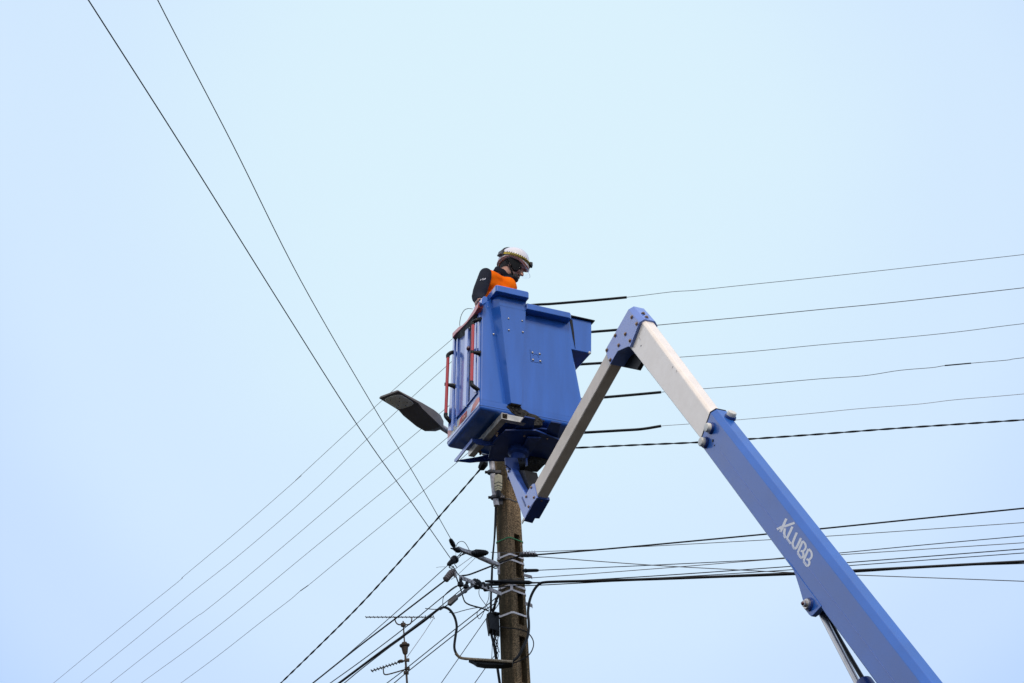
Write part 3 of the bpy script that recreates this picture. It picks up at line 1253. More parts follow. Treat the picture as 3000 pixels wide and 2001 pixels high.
# fasteners
for x, y in ((1490, 933), (1530, 940), (1491, 967), (1532, 973)):
    mb = MB()
    dome(mb, bf(x, y, -.0585), -BV, .0085)
    mb.build("dome_bolt", M['bolt'], basket, smooth=True)
mb = MB()
dome(mb, bf(1446, 979, .004), (-BV - BU * .4).normalized(), .0095)
mb.build("dome_bolt", M['bolt'], basket, smooth=True)
for x, y in ((1560, 1033), (1581, 1037), (1561.5, 1054), (1583, 1058)):
    mb = MB()
    dome(mb, bf(x, y, -.001), -BV, .0105)
    mb.build("dome_bolt", M['bolt'], basket, smooth=True)
mb = MB()
mb.tube([bf(1553, 1024, -.001), bf(1555.5, 1059, -.001), bf(1588, 1064, -.001)], .0016, 5)
mb.tube(spline([bf(1562, 1042, -.001), bf(1568, 1037, -.001), bf(1575, 1040, -.001), bf(1579, 1048, -.001)], 4), .0014, 5)
mb.build("sealed_cutout", M['brk'], basket)
# tool tray on the right end
mb = MB()
tu1 = loc(bf(1731, 985, 0.0)).x
tz1 = loc(bf(1700, 935, 0)).z
tz0 = loc(bf(1705, 1029, 0)).z
td = .34


def tray(z, o_=0.0):
    uo = tu1 + (z - tz1) * .03 + .012
    return [B(.72, .004 - o_, z), B(uo + o_, .004 - o_, z), B(uo + o_, td + o_, z), B(.72, td + o_, z)]


mb.loft([tray(tz0), tray(tz1)])
trayo = mb.build("tool_tray", M['gel'], basket, bevel=.006, seg=3)
mb = MB()
mb.loft([tray(tz1 + .0005, .022), tray(tz1 + .010, .022)])
mb.build("tray_lid", M['rub'], trayo, bevel=.002)
mb = MB()
mb.ball(bf(1727, 1034, 0.01), .014)
mb.build("drain_plug", M['pad'], trayo, smooth=True)

mb = MB()
mb.prism([bf(x, y, -.001) for x, y in ((1668, 933), (1677, 937), (1682, 975), (1686, 1022), (1678, 985), (1674, 960))], BV * .02)
mb.build("tray_gap_strip", M['rub'], basket)  # black strip standing in for the shaded gap beside the tray

# narrow side: ribs, door panel, rails
ZB0, ZB1 = .135, .95


def strip(px0, px1, rows, uo, name, m, th=.02, flare=.3):
    """vertical rib on the narrow side between two picture columns"""
    (ya, yb) = rows
    a0 = loc(bl(px0[0], ya, 0))
    a1 = loc(bl(px1[0], ya, 0))
    c0 = loc(bl(px0[1], yb, 0))
    c1 = loc(bl(px1[1], yb, 0))
    top_ = [(a0.y, a0.z), (a1.y, a1.z)]
    bot_ = [(c0.y, c0.z), (c1.y, c1.z)]
    fl = uo * flare
    mb_ = MB()
    base = [B(.004, bot_[0][0], bot_[0][1]), B(.004, bot_[1][0], bot_[1][1]), B(.004, top_[1][0], top_[1][1]), B(.004, top_[0][0], top_[0][1])]
    s1_ = 1 if bot_[1][0] < bot_[0][0] else -1
    face = [B(-uo, bot_[0][0] - s1_ * fl, bot_[0][1]), B(-uo, bot_[1][0] + s1_ * fl, bot_[1][1]), B(-uo, top_[1][0] + s1_ * fl, top_[1][1]), B(-uo, top_[0][0] - s1_ * fl, top_[0][1])]
    mb_.loft([base, face])
    return mb_.build(name, m, basket, bevel=.003, seg=2)


strip((1333, 1318), (1339, 1329), (986, 1262), .020, "panel_rib", M['gelrib'])
strip((1341, 1334), (1345, 1340), (984, 1250), .012, "panel_rib", M['gelrib'])
strip((1367, 1361), (1377, 1371), (960, 1192), .016, "panel_rib", M['gelrib'])
strip((1392, 1391), (1400, 1399), (900, 1150), .014, "panel_rib", M['gelrib'])
strip((1402, 1399), (1407.5, 1404.5), (896, 1148), .010, "panel_rib", M['gelrib'])
mb = MB()
for a, b in (((1379, 968), (1374, 1178)),):
    p, q = bl(*a, -.001), bl(*b, -.001)
    mb.box((p + q) / 2, (p - q) / 2, BV * .006, BU * .002)
mb.build("door_gap", M['rub'], basket)
mb = MB()
p, q = bl(1398, 1152, -.004), bl(1333, 1231, -.004)
mb.box((p + q) / 2, (p - q) / 2, UP * .004, BU * .008)
p, q = bl(1365, 1190, -.002), bl(1336, 1224, -.002)
mb.box((p + q) / 2, (p - q) / 2, UP * .003, BU * .006)
mb.build("door_sill", M['gel'], basket, bevel=.001)
# rails
for pts, mids in ((((1386, 948), (1381.5, 1121), (1397, 938), (1408, 934), (1387, 1132), (1404, 1144)), (1384, 1032, 1408, 1035)),
                  (((1312.5, 1044), (1306, 1215), (1322, 1033), (1334, 1031), (1311, 1226), (1326, 1243)), (1308, 1126, 1336, 1132))):
    ro = .060
    a, b = bl(*pts[0], -ro), bl(*pts[1], -ro)
    mb = MB()
    mb.tube([a, b], .0135, 12)
    rail = mb.build("grab_rail", M['red'], basket, smooth=True)
    dz = (a - b).normalized()
    mb = MB()
    mb.tube(spline([a - dz * .012, a + dz * .012, bl(*pts[2], -ro * .6), bl(*pts[3], .004)], 4), .0165, 10)
    mb.build("rail_bracket", M['rub'], rail, smooth=True)
    mb = MB()
    mb.tube(spline([b + dz * .012, b - dz * .012, bl(*pts[4], -ro * .8), bl(*pts[5], .004)], 4), .0175, 10)
    mb.build("rail_bracket", M['rub'], rail, smooth=True)
    mb = MB()
    c = bl(mids[0], mids[1], -ro)
    mb.lathe(c - dz * .011, c + dz * .011, [(0, .017), (1, .017)], 12)
    e = bl(mids[2], mids[3], .004)
    mb.tube([c, c.lerp(e, .4), e], [.011, .016, .024], 10)
    mb.build("rail_bracket", M['rub'], rail, smooth=True)
mb = MB()
c = bl(1373, 1021, -.05)
mb.ball(c, .020, 14, 10)
mb.lathe(c, bl(1373, 1021, 0), [(0, .007), (1, .007)], 8)
mb.build("latch_knob", M['knob'], basket, smooth=True)
# red top rail with its drop and a black wedge painting its shadow on the wall
RT = [(1403, 884), (1393, 898), (1368, 938), (1353, 953), (1343, 958), (1325, 976)]
RB_ = [(1400, 901), (1390, 918), (1366, 947), (1347, 966), (1336, 976), (1325, 990)]
mb = MB()
rg = []
for (x, y), (x2, y2) in zip(RT, RB_):
    p, q = bl(x, y, -.042), bl(x2, y2, -.042)
    rg.append([p, q, q + BU * .044, p + BU * .044])
mb.loft(rg)
mb.build("red_hand_rail", M['rim'], basket, bevel=.004, seg=3)
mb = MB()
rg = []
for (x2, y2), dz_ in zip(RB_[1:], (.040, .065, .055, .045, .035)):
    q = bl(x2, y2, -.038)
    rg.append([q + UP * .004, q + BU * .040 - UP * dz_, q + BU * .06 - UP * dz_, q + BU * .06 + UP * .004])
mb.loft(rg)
mb.build("rail_shadow_wedge", M['rub'], basket, bevel=.003)
mb = MB()
p = bl(1376, 957, -.012)
mb.box(p, UP * .014, BV * .006, BU * .002)
mb.build("white_tab", M['white'], basket)
# reflective hazard strip low on the narrow side
s3 = 150 / 1680.0


def hz_(x, y, u=-.0012):
    return bl(1300 + x * s3, 1180 + y * s3, u)


def patch_(poly, name, m, u=-.0012):
    mb_ = MB()
    mb_.prism([hz_(x, y, u) for x, y in poly], -BU * .0012)
    return mb_.build(name, m, basket)


patch_([(1165, -190), (1175, 30), (120, 1290), (130, 1100), (140, 880), (330, 700)], "hazard_strip", M['tapew'], 0.0)
patch_([(1080, -130), (1165, -190), (1175, -60), (1010, 200), (890, 330), (960, 60)], "hazard_block", M['taper'])
patch_([(560, 490), (365, 690), (300, 870), (225, 1060), (290, 1000), (470, 790), (520, 640)], "hazard_block", M['tapey'])
patch_([(350, 740), (300, 870), (220, 1060), (132, 1160), (140, 930), (160, 890)], "hazard_block", M['taper'])
patch_([(520, 640), (480, 790), (560, 690), (690, 560), (560, 600)], "hazard_block", M['taper'], -.0008)
st = patch_([(560, 480), (762, 260), (752, 450), (555, 680), (515, 640)], "notice_sticker", M['stick'], -.0026)
mb = MB()


def sline(pts, th=.0016):
    for a, b in zip(pts, pts[1:]):
        mb.tube([hz_(*a, -.0045), hz_(*b, -.0045)], th, 4)


sline([(585, 560), (610, 470), (640, 530)])
sline([(595, 525), (630, 490)])
sline([(655, 500), (655, 420), (690, 420), (690, 470), (655, 500)])
sline([(705, 380), (740, 340), (720, 390), (745, 390), (710, 450)])
sline([(560, 640), (740, 430)], .0022)
mb.build("sticker_mark", M['tapey'], basket)

# --- underside: square steel frame, cradle, rotator
mb = MB()
zt = -.052
ts = .052
t0 = loc(bz(1470, 1209, zt))
print("tube start", t0)


def sqtube(mb_, p0, p1, sidev, upv_, size, wall):
    h = size / 2
    c0_, c1_ = p0, p1

    def sq(c_, k):
        return [c_ + sidev * a * k + upv_ * b * k for a, b in ((-1, -1), (1, -1), (1, 1), (-1, 1))]
    mb_.loft([sq(c0_, h - wall), sq(c0_, h), sq(c1_, h), sq(c1_, h - wall)], cap=False)
    mb_.loft([sq(c1_, h - wall), sq(c0_, h - wall)], cap=False)


cu, cv = t0.x + ts / 2, t0.y
sqtube(mb, B(cu, cv, zt - ts / 2), B(cu, .66, zt - ts / 2), BU, UP, ts, .004)
mb.build("frame_tube", M['steel'], basket)
mb = MB()
sqtube(mb, B(cu + ts / 2 + .001, cv + .03, zt - ts / 2), B(.37, cv + .03, zt - ts / 2), BV, UP, ts * .94, .004)
mb.build("frame_tube", M['steel'], basket)
# cradle plate with bent arms on the left
zc_ = -.115


def vpl(poly, v, th, name, m=M['brk'], parent=basket):
    mb_ = MB()
    mb_.prism([bf(x, y, v) for x, y in poly], BV * th)
    return mb_.build(name, m, parent, bevel=.0015)


q0, q1 = loc(bz(1383, 1283, -.10)), loc(bz(1333, 1349, -.10))
print("cradle bar", q0, q1)
bar_u = (q0.x + q1.x) / 2
mb = MB()
ba = [bl(x, y, bar_u) for x, y in ((1382, 1284), (1383, 1293), (1335, 1354), (1330, 1352), (1331, 1346))]
mb.prism(ba, BU * .010)
mb.build("cradle_bar", M['plate'], basket, bevel=.002)
vpl([(1383, 1284), (1402, 1287), (1440, 1278), (1490, 1266), (1560, 1262), (1560, 1300), (1490, 1297), (1455, 1304), (1422, 1306), (1398, 1301), (1384, 1292)], q0.y - .002, .010, "cradle_arm")
vpl([(1331, 1350), (1352, 1346), (1400, 1338), (1430, 1331), (1540, 1310), (1560, 1345), (1500, 1351), (1440, 1350), (1410, 1352), (1378, 1355), (1350, 1352)], q1.y - .03, .010, "cradle_arm")
# deck plates between the arms
mb = MB()
dk = [bz(x, y, -.125) for x, y in ((1440, 1300), (1480, 1262), (1570, 1262), (1640, 1290), (1605, 1350), (1520, 1352), (1430, 1345))]
mb.prism(dk, UP * .014)
mb.build("cradle_deck", M['brk'], basket, bevel=.002)
# saddles that hook over the frame
for sad in ([(1537, 1222), (1567, 1228), (1562, 1262), (1540, 1300), (1475, 1300), (1478, 1272), (1504, 1262)], [(1616, 1237), (1645, 1242), (1641, 1248), (1634, 1290), (1600, 1300), (1601, 1262), (1608, 1244)]):
    mb = MB()
    mb.prism([bz(x, y, -.100) for x, y in sad], UP * .012)
    mb.build("saddle_plate", M['brk'], basket, bevel=.002)
mb = MB()
mb.tube([bf(1562, 1253, .05), bf(1606, 1258, .05)], .008, 10)
mb.build("cross_rod", M['brk'], basket, smooth=True)
mb = MB()
mb.prism([bz(x, y, -.150) for x, y in ((1545, 1282), (1584, 1284), (1572, 1300), (1545, 1346), (1518, 1342))], UP * .012)
mb.build("diagonal_plate", M['brk'], basket, bevel=.002)
mb = MB()
mb.prism([bf(x, y, .42) for x, y in ((1590, 1290), (1640, 1290), (1597, 1360), (1545, 1356))], BV * .16)
mb.build("rear_crossmember", M['tread'], basket)
# rotator column
ctr = (sp(1500, 1380, JW * .5))
cl = loc(ctr)
mb = MB()
c0, c1 = B(cl.x + .06, cl.y, -.12), B(cl.x + .03, cl.y, -.40)
mb.lathe(c0, c1, [(0, .085), (.2, .085), (.25, .06), (.8, .055), (.82, .065), (1, .065)], 20)
mb.build("rotator_column", M['brk'], basket, smooth=True)
vpl([(1480, 1340), (1545, 1342), (1547, 1362), (1536, 1366), (1535, 1380), (1508, 1384), (1494, 1372), (1482, 1360)], cl.y - .10, .02, "rotator_plate")
mb = MB()
for k in range(5):
    x = 1518 + k * 5
    mb.tube(spline([bf(x, 1342, cl.y - .14), bf(x + 4 - k, 1358, cl.y - .16), bf(x + 6 - 2 * k, 1374, cl.y - .12), bf(x + 2 - 2 * k, 1392, cl.y - .05)], 4), .006, 6)
mb.build("rotator_hoses", M['rub'], basket, smooth=True)
# worn opening under the buttress, packed with dirty underseal
mb = MB()
op = [(1484, 1191), (1498, 1177.5), (1530, 1181), (1525, 1190), (1531, 1199), (1540, 1201), (1552, 1210), (1570, 1215), (1580, 1222), (1590, 1230), (1590, 1246), (1560, 1246), (1530, 1224), (1500, 1208)]
mb.prism([bf(x, y, -.006) for x, y in op], BV * .05)
mb.build("underseal_patch", M['tread'], basket, bevel=.004)
mb = MB()
mb.prism([B(u, v, .055) for u, v in ((lin(uP2, .06) + .004, -DBm + .003), (lin(uP3, .06) - .004, -DBm + .003), (lin(uP3, .06) - .004, .01), (lin(uP2, .06) + .004, .01))], UP * .0055)
mb.build("underseal_patch", M['tread'], basket)
mb = MB()
for k in range(70):
    t_ = random.random()
    x = 1495 + 95 * t_ + random.uniform(-6, 6)
    y = 1190 + 44 * t_ + random.uniform(-2, 9)
    p = bf(x, y, random.uniform(-.012, .0))
    mb.ball(p, random.uniform(.004, .010), 6, 4)
mb.build("underseal_lumps", M['tread'], basket)
for (x, y) in ((1456, 1269), (1407, 1323), (1536, 1270), (1603, 1278)):
    mb = MB()
    c = bz(x, y, -.105)
    bolt(mb, c, -UP, .010, .03)
    mb.build("frame_bolt", M['rust'], basket)


# ------------------------------------------------------------------ television antenna on the roof behind
AF = 24.0 * SC


def an(px, py, d=0.0):
    return at_fwd(px, py, AF + d)


ant = empty("roof_antenna", an(1192, 2010) - UP * 3, "thin rusty television antenna mast with two rods of short elements, lower left", "antenna")
mast_dir = (an(1181, 1830) - an(1192, 2001)).normalized()
mb = MB()
mb.tube([an(1192, 2001) - mast_dir * 3, an(1187, 1914)], .021, 8)
mb.tube([an(1187, 1914), an(1181, 1820)], .014, 8)
mb.build("mast", M['ant'], ant, smooth=True)
mb = MB()
mb.lathe(an(1187.5, 1917), an(1184.5, 1882), [(0, .035), (.1, .05), (.6, .07), (.68, .10), (.8, .105), (.86, .06), (1, .05)], 12)
mb.build("mast_socket", M['ant'], ant, smooth=True)
mb = MB()
mb.lathe(an(1181.5, 1835), an(1181.2, 1826), [(0, .05), (1, .05)], 8)
mb.build("clamp", M['ant'], ant)
mb = MB()
mb.tube([an(1072, 1808, -.2), an(1269, 1808, .25)], .011, 6)
mb.build("yagi_boom", M['ant'], ant)
for k in range(18):
    t_ = k / 17
    c = an(1072, 1808, -.2).lerp(an(1271, 1808, .25), t_)
    ln = .10 if k < 15 else .20
    mb = MB()
    e_ = Vector((.03, 1, .20)).normalized()
    mb.tube([c - e_ * ln, c + e_ * ln], .007, 5)
    mb.build("element", M['ant'], ant)
mb = MB()
mb.tube(spline([an(1157.5, 1809), an(1158, 1818), an(1162, 1826), an(1169, 1830), an(1181, 1830), an(1196, 1830), (an(1203, 1826)), an(1206, 1818), an(1206.5, 1809)], 4), .014, 6)
mb.build("yoke", M['ant'], ant, smooth=True)
mb = MB()
mb.tube([an(1088, 1966, -.3), an(1188, 1934, .1)], .012, 6)
mb.build("yagi_boom", M['ant'], ant)
for k in range(10):
    c = an(1090, 1965.4, -.3).lerp(an(1168, 1940, .02), k / 9)
    mb = MB()
    e_ = Vector((.10, 1, .16)).normalized()
    mb.tube([c - e_ * .11, c + e_ * .11], .012, 5)
    mb.build("element", M['ant'], ant)
mb = MB()
c = an(1175, 1937)
mb.ball(c, .055, 8, 6, (1.2, .8, .6))
mb.build("dipole_box", M['ant'], ant, smooth=True)
mb = MB()
mb.tube(spline([an(1123, 1957, -.15), an(1123.5, 1968, -.15), an(1126, 1975, -.1), (an(1135, 1976, -.1)), an(1165, 1968), an(1192, 1959.5)], 4), .013, 6)
mb.build("brace", M['ant'], ant, smooth=True)
mb = MB()
mb.tube([an(1270, 1812, .25), an(1240, 1858, .2), an(1192, 1926)], .006, 4)
mb.build("coax_lead", M['bare2'], ant)
for (x, y) in ((1192, 1934), (1193, 1959), (1190, 1971)):
    mb = MB()
    c = an(x, y)
    mb.box(c, Vector((.05, 0, 0)), Vector((0, .03, 0)), UP * .03)
    mb.build("clamp", M['ant'], ant, bevel=.005)

# ------------------------------------------------------------------ overhead lines


def px_r(p, wpx):                                     # real radius of a cable seen wpx wide
    q = p - EYE
    return wpx / F_PX * (q.y * CP + q.z * SP) / 2


def cable(name, pts, r, m, label, cat="wire", group=None, n=6, k=5, smooth_path=True):
    path = spline(pts, k) if smooth_path else [Vector(p) for p in pts]
    mb_ = MB()
    mb_.tube(path, r, n)
    o = mb_.build(name, m, None, smooth=True)
    return tag(o, label, cat, group)


def twisted(name, pts, r, pitch, m, label, cat="cable", group=None):
    """two insulated cores twisted about one another"""
    path = spline(pts, 14)
    mb_ = MB()
    # resample evenly
    L_ = [0.0]
    for a, b in zip(path, path[1:]):
        L_.append(L_[-1] + (b - a).length)
    tot = L_[-1]
    nseg = int(tot / (pitch / 10))
    ev = []
    j = 0
    for i in range(nseg + 1):
        d_ = tot * i / nseg
        while j < len(L_) - 2 and L_[j + 1] < d_:
            j += 1
        f = (d_ - L_[j]) / max(1e-9, L_[j + 1] - L_[j])
        ev.append(path[j].lerp(path[j + 1], f))
    tg = (ev[-1] - ev[0]).normalized()
    x, y = frame_of(tg)
    for ph in (0, math.pi):
        pp = []
        for i, p in enumerate(ev):
            a = 2 * math.pi * (tot * i / nseg) / pitch + ph
            pp.append(p + (x * math.cos(a) + y * math.sin(a)) * r * .95)
        mb_.tube(pp, r, 6)
    return tag(mb_.build(name, m, None, smooth=True), label, cat, group)


RP = lambda x, y: rp(x, y, .0)
G_R = "bare conductors rising to the right of the basket"
# right-hand bare conductors, each anchored at the pole
C1 = [(1470, 902), (1580, 892), (1663, 886), (1835, 871), (1968, 855), (2035, 850.6), (2150, 838.5), (2400, 812.6), (2668, 783), (3000, 745.6), (3300, 711)]
C2 = [(1468, 1000), (1733, 972), (1922, 953), (2200, 927), (2400, 907), (2635, 884), (3000, 843), (3300, 809)]
C3 = [(1468, 1086), (1690, 1068), (1997, 1046), (2200, 1030), (2400, 1010.5), (2600, 993), (2800, 973), (3000, 948), (3300, 918)]
C4 = [(1470, 1189), (1770, 1164), (1948, 1148), (2072, 1138), (2200, 1128), (2400, 1110), (2530, 1101), (2636, 1085), (2730, 1077), (2769, 1071), (2845, 1064), (2950, 1055), (3000, 1048), (3300, 1019)]
C5 = [(1475, 1279), (1716, 1267), (1880, 1257), (1937, 1248), (2020, 1242), (2150, 1231), (2290, 1219), (2400, 1209), (2520, 1197), (2690, 1184), (2800, 1171), (3000, 1154), (3300, 1122)]
for pts, m_, lab, rr in ((C1, 'bare', "topmost thin bare wire rising to the right above the blue basket", .0026), (C2, 'bare', "second thin bare wire from the top, passing behind the elbow of the lift", .0034),
                         (C3, 'bare', "third thin bare wire from the top, right of the grey inner boom", .0026), (C4, 'bare', "wavy bare wire with a short black sleeve near the right edge", .0027),
                         (C5, 'bare2', "pale grey bare wire just above the twisted black cable on the right", .0024)):
    cable("overhead_wire", [RP(*p) for p in pts], rr, M[m_], lab, "wire", G_R)
for pts, lab in (([(1545, 895), (1580, 892), (1612, 890.5), (1663, 886.5), (1740, 880), (1836, 871)], "black line cover slipped on the topmost bare wire beside the raised basket rim"),
                 ([(1650, 980), (1733, 972.5), (1806, 966.5), (1846, 962)], "black line cover between the tool tray and the elbow of the lift"),
                 ([(1640, 1072), (1690, 1068), (1790, 1062), (1882, 1056)], "black line cover running behind the jib just below the elbow"),
                 ([(1690, 1171), (1770, 1164), (1850, 1157), (1937, 1149)], "black line cover ending bluntly left of the grey inner boom, fourth from the top"),
                 ([(1640, 1271), (1716, 1267), (1820, 1261), (1880, 1257), (1937, 1248)], "lowest black line cover, its right end bent slightly upwards")):
    cable("line_cover", [RP(*p) for p in pts], .0125, M['cover'], lab, "line cover", "black covers on the bare conductors", n=10)
cable("splice_sleeve", [RP(*p) for p in ((2768, 1071), (2845, 1064))], .006, M['cover'], "short black sleeve on the wavy bare wire near the right edge", "sleeve", n=8)
twisted("twisted_cable", [RP(*p) for p in ((1500, 1322), (1690, 1312), (1880, 1303), (2045, 1296), (2200, 1286), (2400, 1272), (2640, 1254), (3000, 1230), (3300, 1209))], .0048, .30, M['cable'],
        "black twisted pair cable rising to the right below the bare wires")

LDIR = Vector((math.sin(R(-34)), math.cos(R(-34)), 0))
LN = Vector((LDIR.y, -LDIR.x, 0))


def lp_(anchor, az=-34.0):
    d = Vector((math.sin(R(az)), math.cos(R(az)), 0))
    n = Vector((d.y, -d.x, 0))
    return lambda x, y: hit(x, y, anchor, n)


G_L = "bare conductors descending to the lower left"
anchor_l = paxis(5.6)
LB = lp_(anchor_l)
B1 = [(1470, 868), (1325, 993), (1160, 1136), (880, 1394), (874, 1401), (700, 1553), (542, 1685), (520, 1706), (340, 1850), (157, 2001), (60, 2080)]
B2 = [(1470, 934), (1302, 1078), (1100, 1263), (900, 1455), (700, 1627), (560, 1738), (400, 1870), (237, 2001), (130, 2085)]
B3 = [(1470, 1055), (1302, 1200), (1100, 1369), (900, 1541), (690, 1718), (598, 1792), (570, 1811), (450, 1902), (324, 2001), (220, 2083)]
B4 = [(1470, 1146), (1302, 1289), (1140, 1426), (1100, 1458), (900, 1621), (700, 1786), (560, 1895), (414, 2001), (310, 2080)]
B5 = [(1470, 1242), (1334, 1359), (1160, 1505), (994, 1640), (903, 1715), (880, 1731), (855, 1753), (820, 1780), (760, 1826), (640, 1920), (530, 2001), (430, 2073)]
for pts, m_, lab in ((B1, 'bare3', "leftmost bare wire descending from the red rail to the lower left corner"), (B2, 'bare3', "bare wire second from the left among those descending to the lower left"),
                     (B3, 'bare3', "kinked bare wire passing under the street lamp to the lower left"), (B4, 'bare3', "bare wire running from the basket's bottom corner to the lower left"),
                     (B5, 'bare2', "pale bare wire with a short black sleeve descending to the lower left")):
    cable("overhead_wire", [LB(*p) for p in pts], .0027, M[m_], lab, "wire", G_L)
cable("splice_sleeve", [LB(*p) for p in ((903, 1715), (880, 1731))], .0045, M['cover'], "short black sleeve on the pale wire descending to the lower left", "sleeve")
twisted("twisted_cable", [LB(*p) for p in ((1422, 1355), (1405, 1377), (1275, 1527), (1176, 1640), (1070.5, 1756), (979, 1849), (823, 2001), (740, 2080))], .0050, .30, M['cable'],
        "thick black twisted pair cable descending from under the basket to the lower left")
mb = MB()
mb.lathe(LB(1407, 1376), LB(1422, 1350), [(0, .014), (.15, .034), (.75, .044), (1, .03)], 8)
o = mb.build("cable_anchor", M['rub'])
tag(o, "black clamp gripping the twisted cable under the basket's cradle", "clamp")

# two wires passing overhead towards the viewer
az_a = 191.5
pA = arm(1327, 1646)
pA2 = arm(1327, 1590)
WA = lp_(pA, az_a)
WA2 = lp_(pA2, az_a)
cable("overhead_wire", [WA(*p) for p in ((1338, 1662), (1327, 1646), (1200, 1464), (1046, 1244), (815, 880), (540, 440), (259, 0), (100, -250))], .0036, M['cable'],
      "left one of the two dark wires crossing the sky to the upper left", "wire", "wires passing overhead", k=8)
cable("overhead_wire", [WA2(*p) for p in ((1327, 1590), (1220, 1401), (1095, 1193), (880, 820), (680, 420), (462, 0), (350, -240))], .0031, M['cable'],
      "right one of the two dark wires crossing the sky to the upper left", "wire", "wires passing overhead", k=8)

# lower right spans
RQ = lambda x, y: rp(x, y, .14)
G_D = "lower lines to the right of the pole"
for pts, r_, m_, lab in (
    ([(1570, 1625.5), (1822, 1604.4), (2246, 1564.6), (2406, 1549), (2700, 1519), (3000, 1489), (3300, 1457)], .0068, 'cable', "black cable, uppermost of the lower lines behind the boom"),
    ([(1438, 1618), (1500, 1620), (1529, 1618), (1730, 1610.5), (1825, 1604.5), (1883, 1601.5), (2258, 1581), (2423, 1571), (3000, 1531), (3300, 1510)], .0030, 'bare', "thin wire crossing the pole, just under the uppermost lower cable"),
    ([(1570, 1630.5), (1898, 1655), (2151, 1669), (2289, 1676), (2513, 1685), (3000, 1703), (3300, 1716)], .0036, 'bare', "thin wire that descends to the right, the only lower line that falls"),
    ([(1574, 1670.8), (1906, 1656), (2208, 1641), (2300, 1634), (2460, 1620), (2700, 1597), (3000, 1570), (3300, 1543)], .0036, 'cable', "thin black wire from the short black dead end right of the pole"),
    ([(1440, 1702), (1500, 1697), (1672, 1685), (1825, 1673.5), (1998, 1660), (2208, 1643), (2465, 1625), (3000, 1590), (3300, 1570)], .0032, 'bare', "thin wire crossing the pole above the long cable wraps"),
    ([(1560, 1706), (1592, 1705.5), (1760, 1697), (1998, 1682), (2315, 1659.5), (2485, 1648), (3000, 1608), (3300, 1585)], .0042, 'cable', "black wire leaving the long wraps, crossing two neighbours behind the boom"),
    ([(1560, 1709), (1760, 1699.5), (1986, 1690), (2246, 1674), (2321, 1669), (2490, 1657), (3000, 1620), (3300, 1598)], .0036, 'cable', "thin black wire close above the thick lower cable"),
    ([(1440, 1722), (1500, 1717), (1588, 1714), (1714, 1707.5), (1841, 1701.5), (2327, 1684), (2500, 1676.5), (2770, 1659), (3000, 1651), (3300, 1641)], .0042, 'cable', "black wire clinging to the underside of the thick lower cable"),
):
    cable("overhead_wire", [RQ(*p) for p in pts], r_, M[m_], lab, "wire", G_D)
# the thick cable bends down beside the pole into the splice tray
thick = [RQ(3300, 1630), RQ(3000, 1645), RQ(2500, 1672), RQ(2327, 1680), RQ(1986, 1694), RQ(1760, 1701), RQ(1640, 1704), RQ(1596, 1706), RQ(1580, 1711), RQ(1565, 1728), RQ(1553, 1755), RQ(1547, 1790), fp(1549, 1820, .22), fp(1549, 1845, .24), fp(1544, 1870, .26), fp(1530, 1900, .28), fp(1517, 1924, .28), fp(1501, 1938, .28)]
cable("thick_cable", thick, .0115, M['cable'], "thick black cable from the right bending down beside the pole into the splice tray", "cable", n=10)
lth = [fp(1370, 1931, .28), fp(1350, 1927, .28), fp(1337, 1915, .28), fp(1331, 1895, .28), fp(1335, 1860, .28), fp(1338, 1835, .28), fp(1332, 1808, .28), fp(1319, 1788, .28), fp(1306, 1780, .28)]
LE = lp_(fp(1302, 1779, .28), -33)
lth += [LE(1296, 1780), LE(1280, 1788), LE(1246, 1816), LE(1183, 1862), LE(1106, 1917), LE(994, 2001), LE(900, 2070)]
cable("thick_cable", lth, .011, M['cable'], "thick black cable looping up from the splice tray then falling to the lower left", "cable", n=10)

# splice tray with a spiral wrapped lead
tray_o = empty("splice_tray", fp(1450, 1940, .26), "black splice tray with a tan spiral wrapped lead, slung left of the pole", "splice tray")
mb = MB()
tp = [fp(1372, 1929, .28), fp(1386, 1929, .28), fp(1503, 1939, .28), fp(1500, 1944, .28), fp(1470, 1948, .28), fp(1420, 1947, .28), fp(1397, 1943, .28), fp(1385, 1935, .28)]
mb.prism(tp, Vector((0, .10, 0)))
mb.build("tray_body", M['rub'], tray_o, bevel=.003)
mb = MB()
wr = spline([fp(1335, 1914, .29), fp(1342, 1922, .29), fp(1352, 1928, .29), fp(1380, 1930.5, .30), fp(1440, 1934, .30), fp(1502, 1939, .30)], 40)
rr_ = [(.0125 if i % 3 else .0095) for i in range(len(wr))]
mb.tube(wr, rr_, 8)
mb.build("spiral_wrap", M['weave'], tray_o, smooth=False)

# lower left spans
G_E = "service lines falling to the lower left"


def eline(pts, r_, m_, lab, az=-33.5, anchor=None, nm="overhead_wire", cat="wire"):
    a = anchor if anchor is not None else arm(*pts[0])
    f = lp_(a, az)
    return cable(nm, [f(*p) for p in pts], r_, M[m_], lab, cat, G_E)


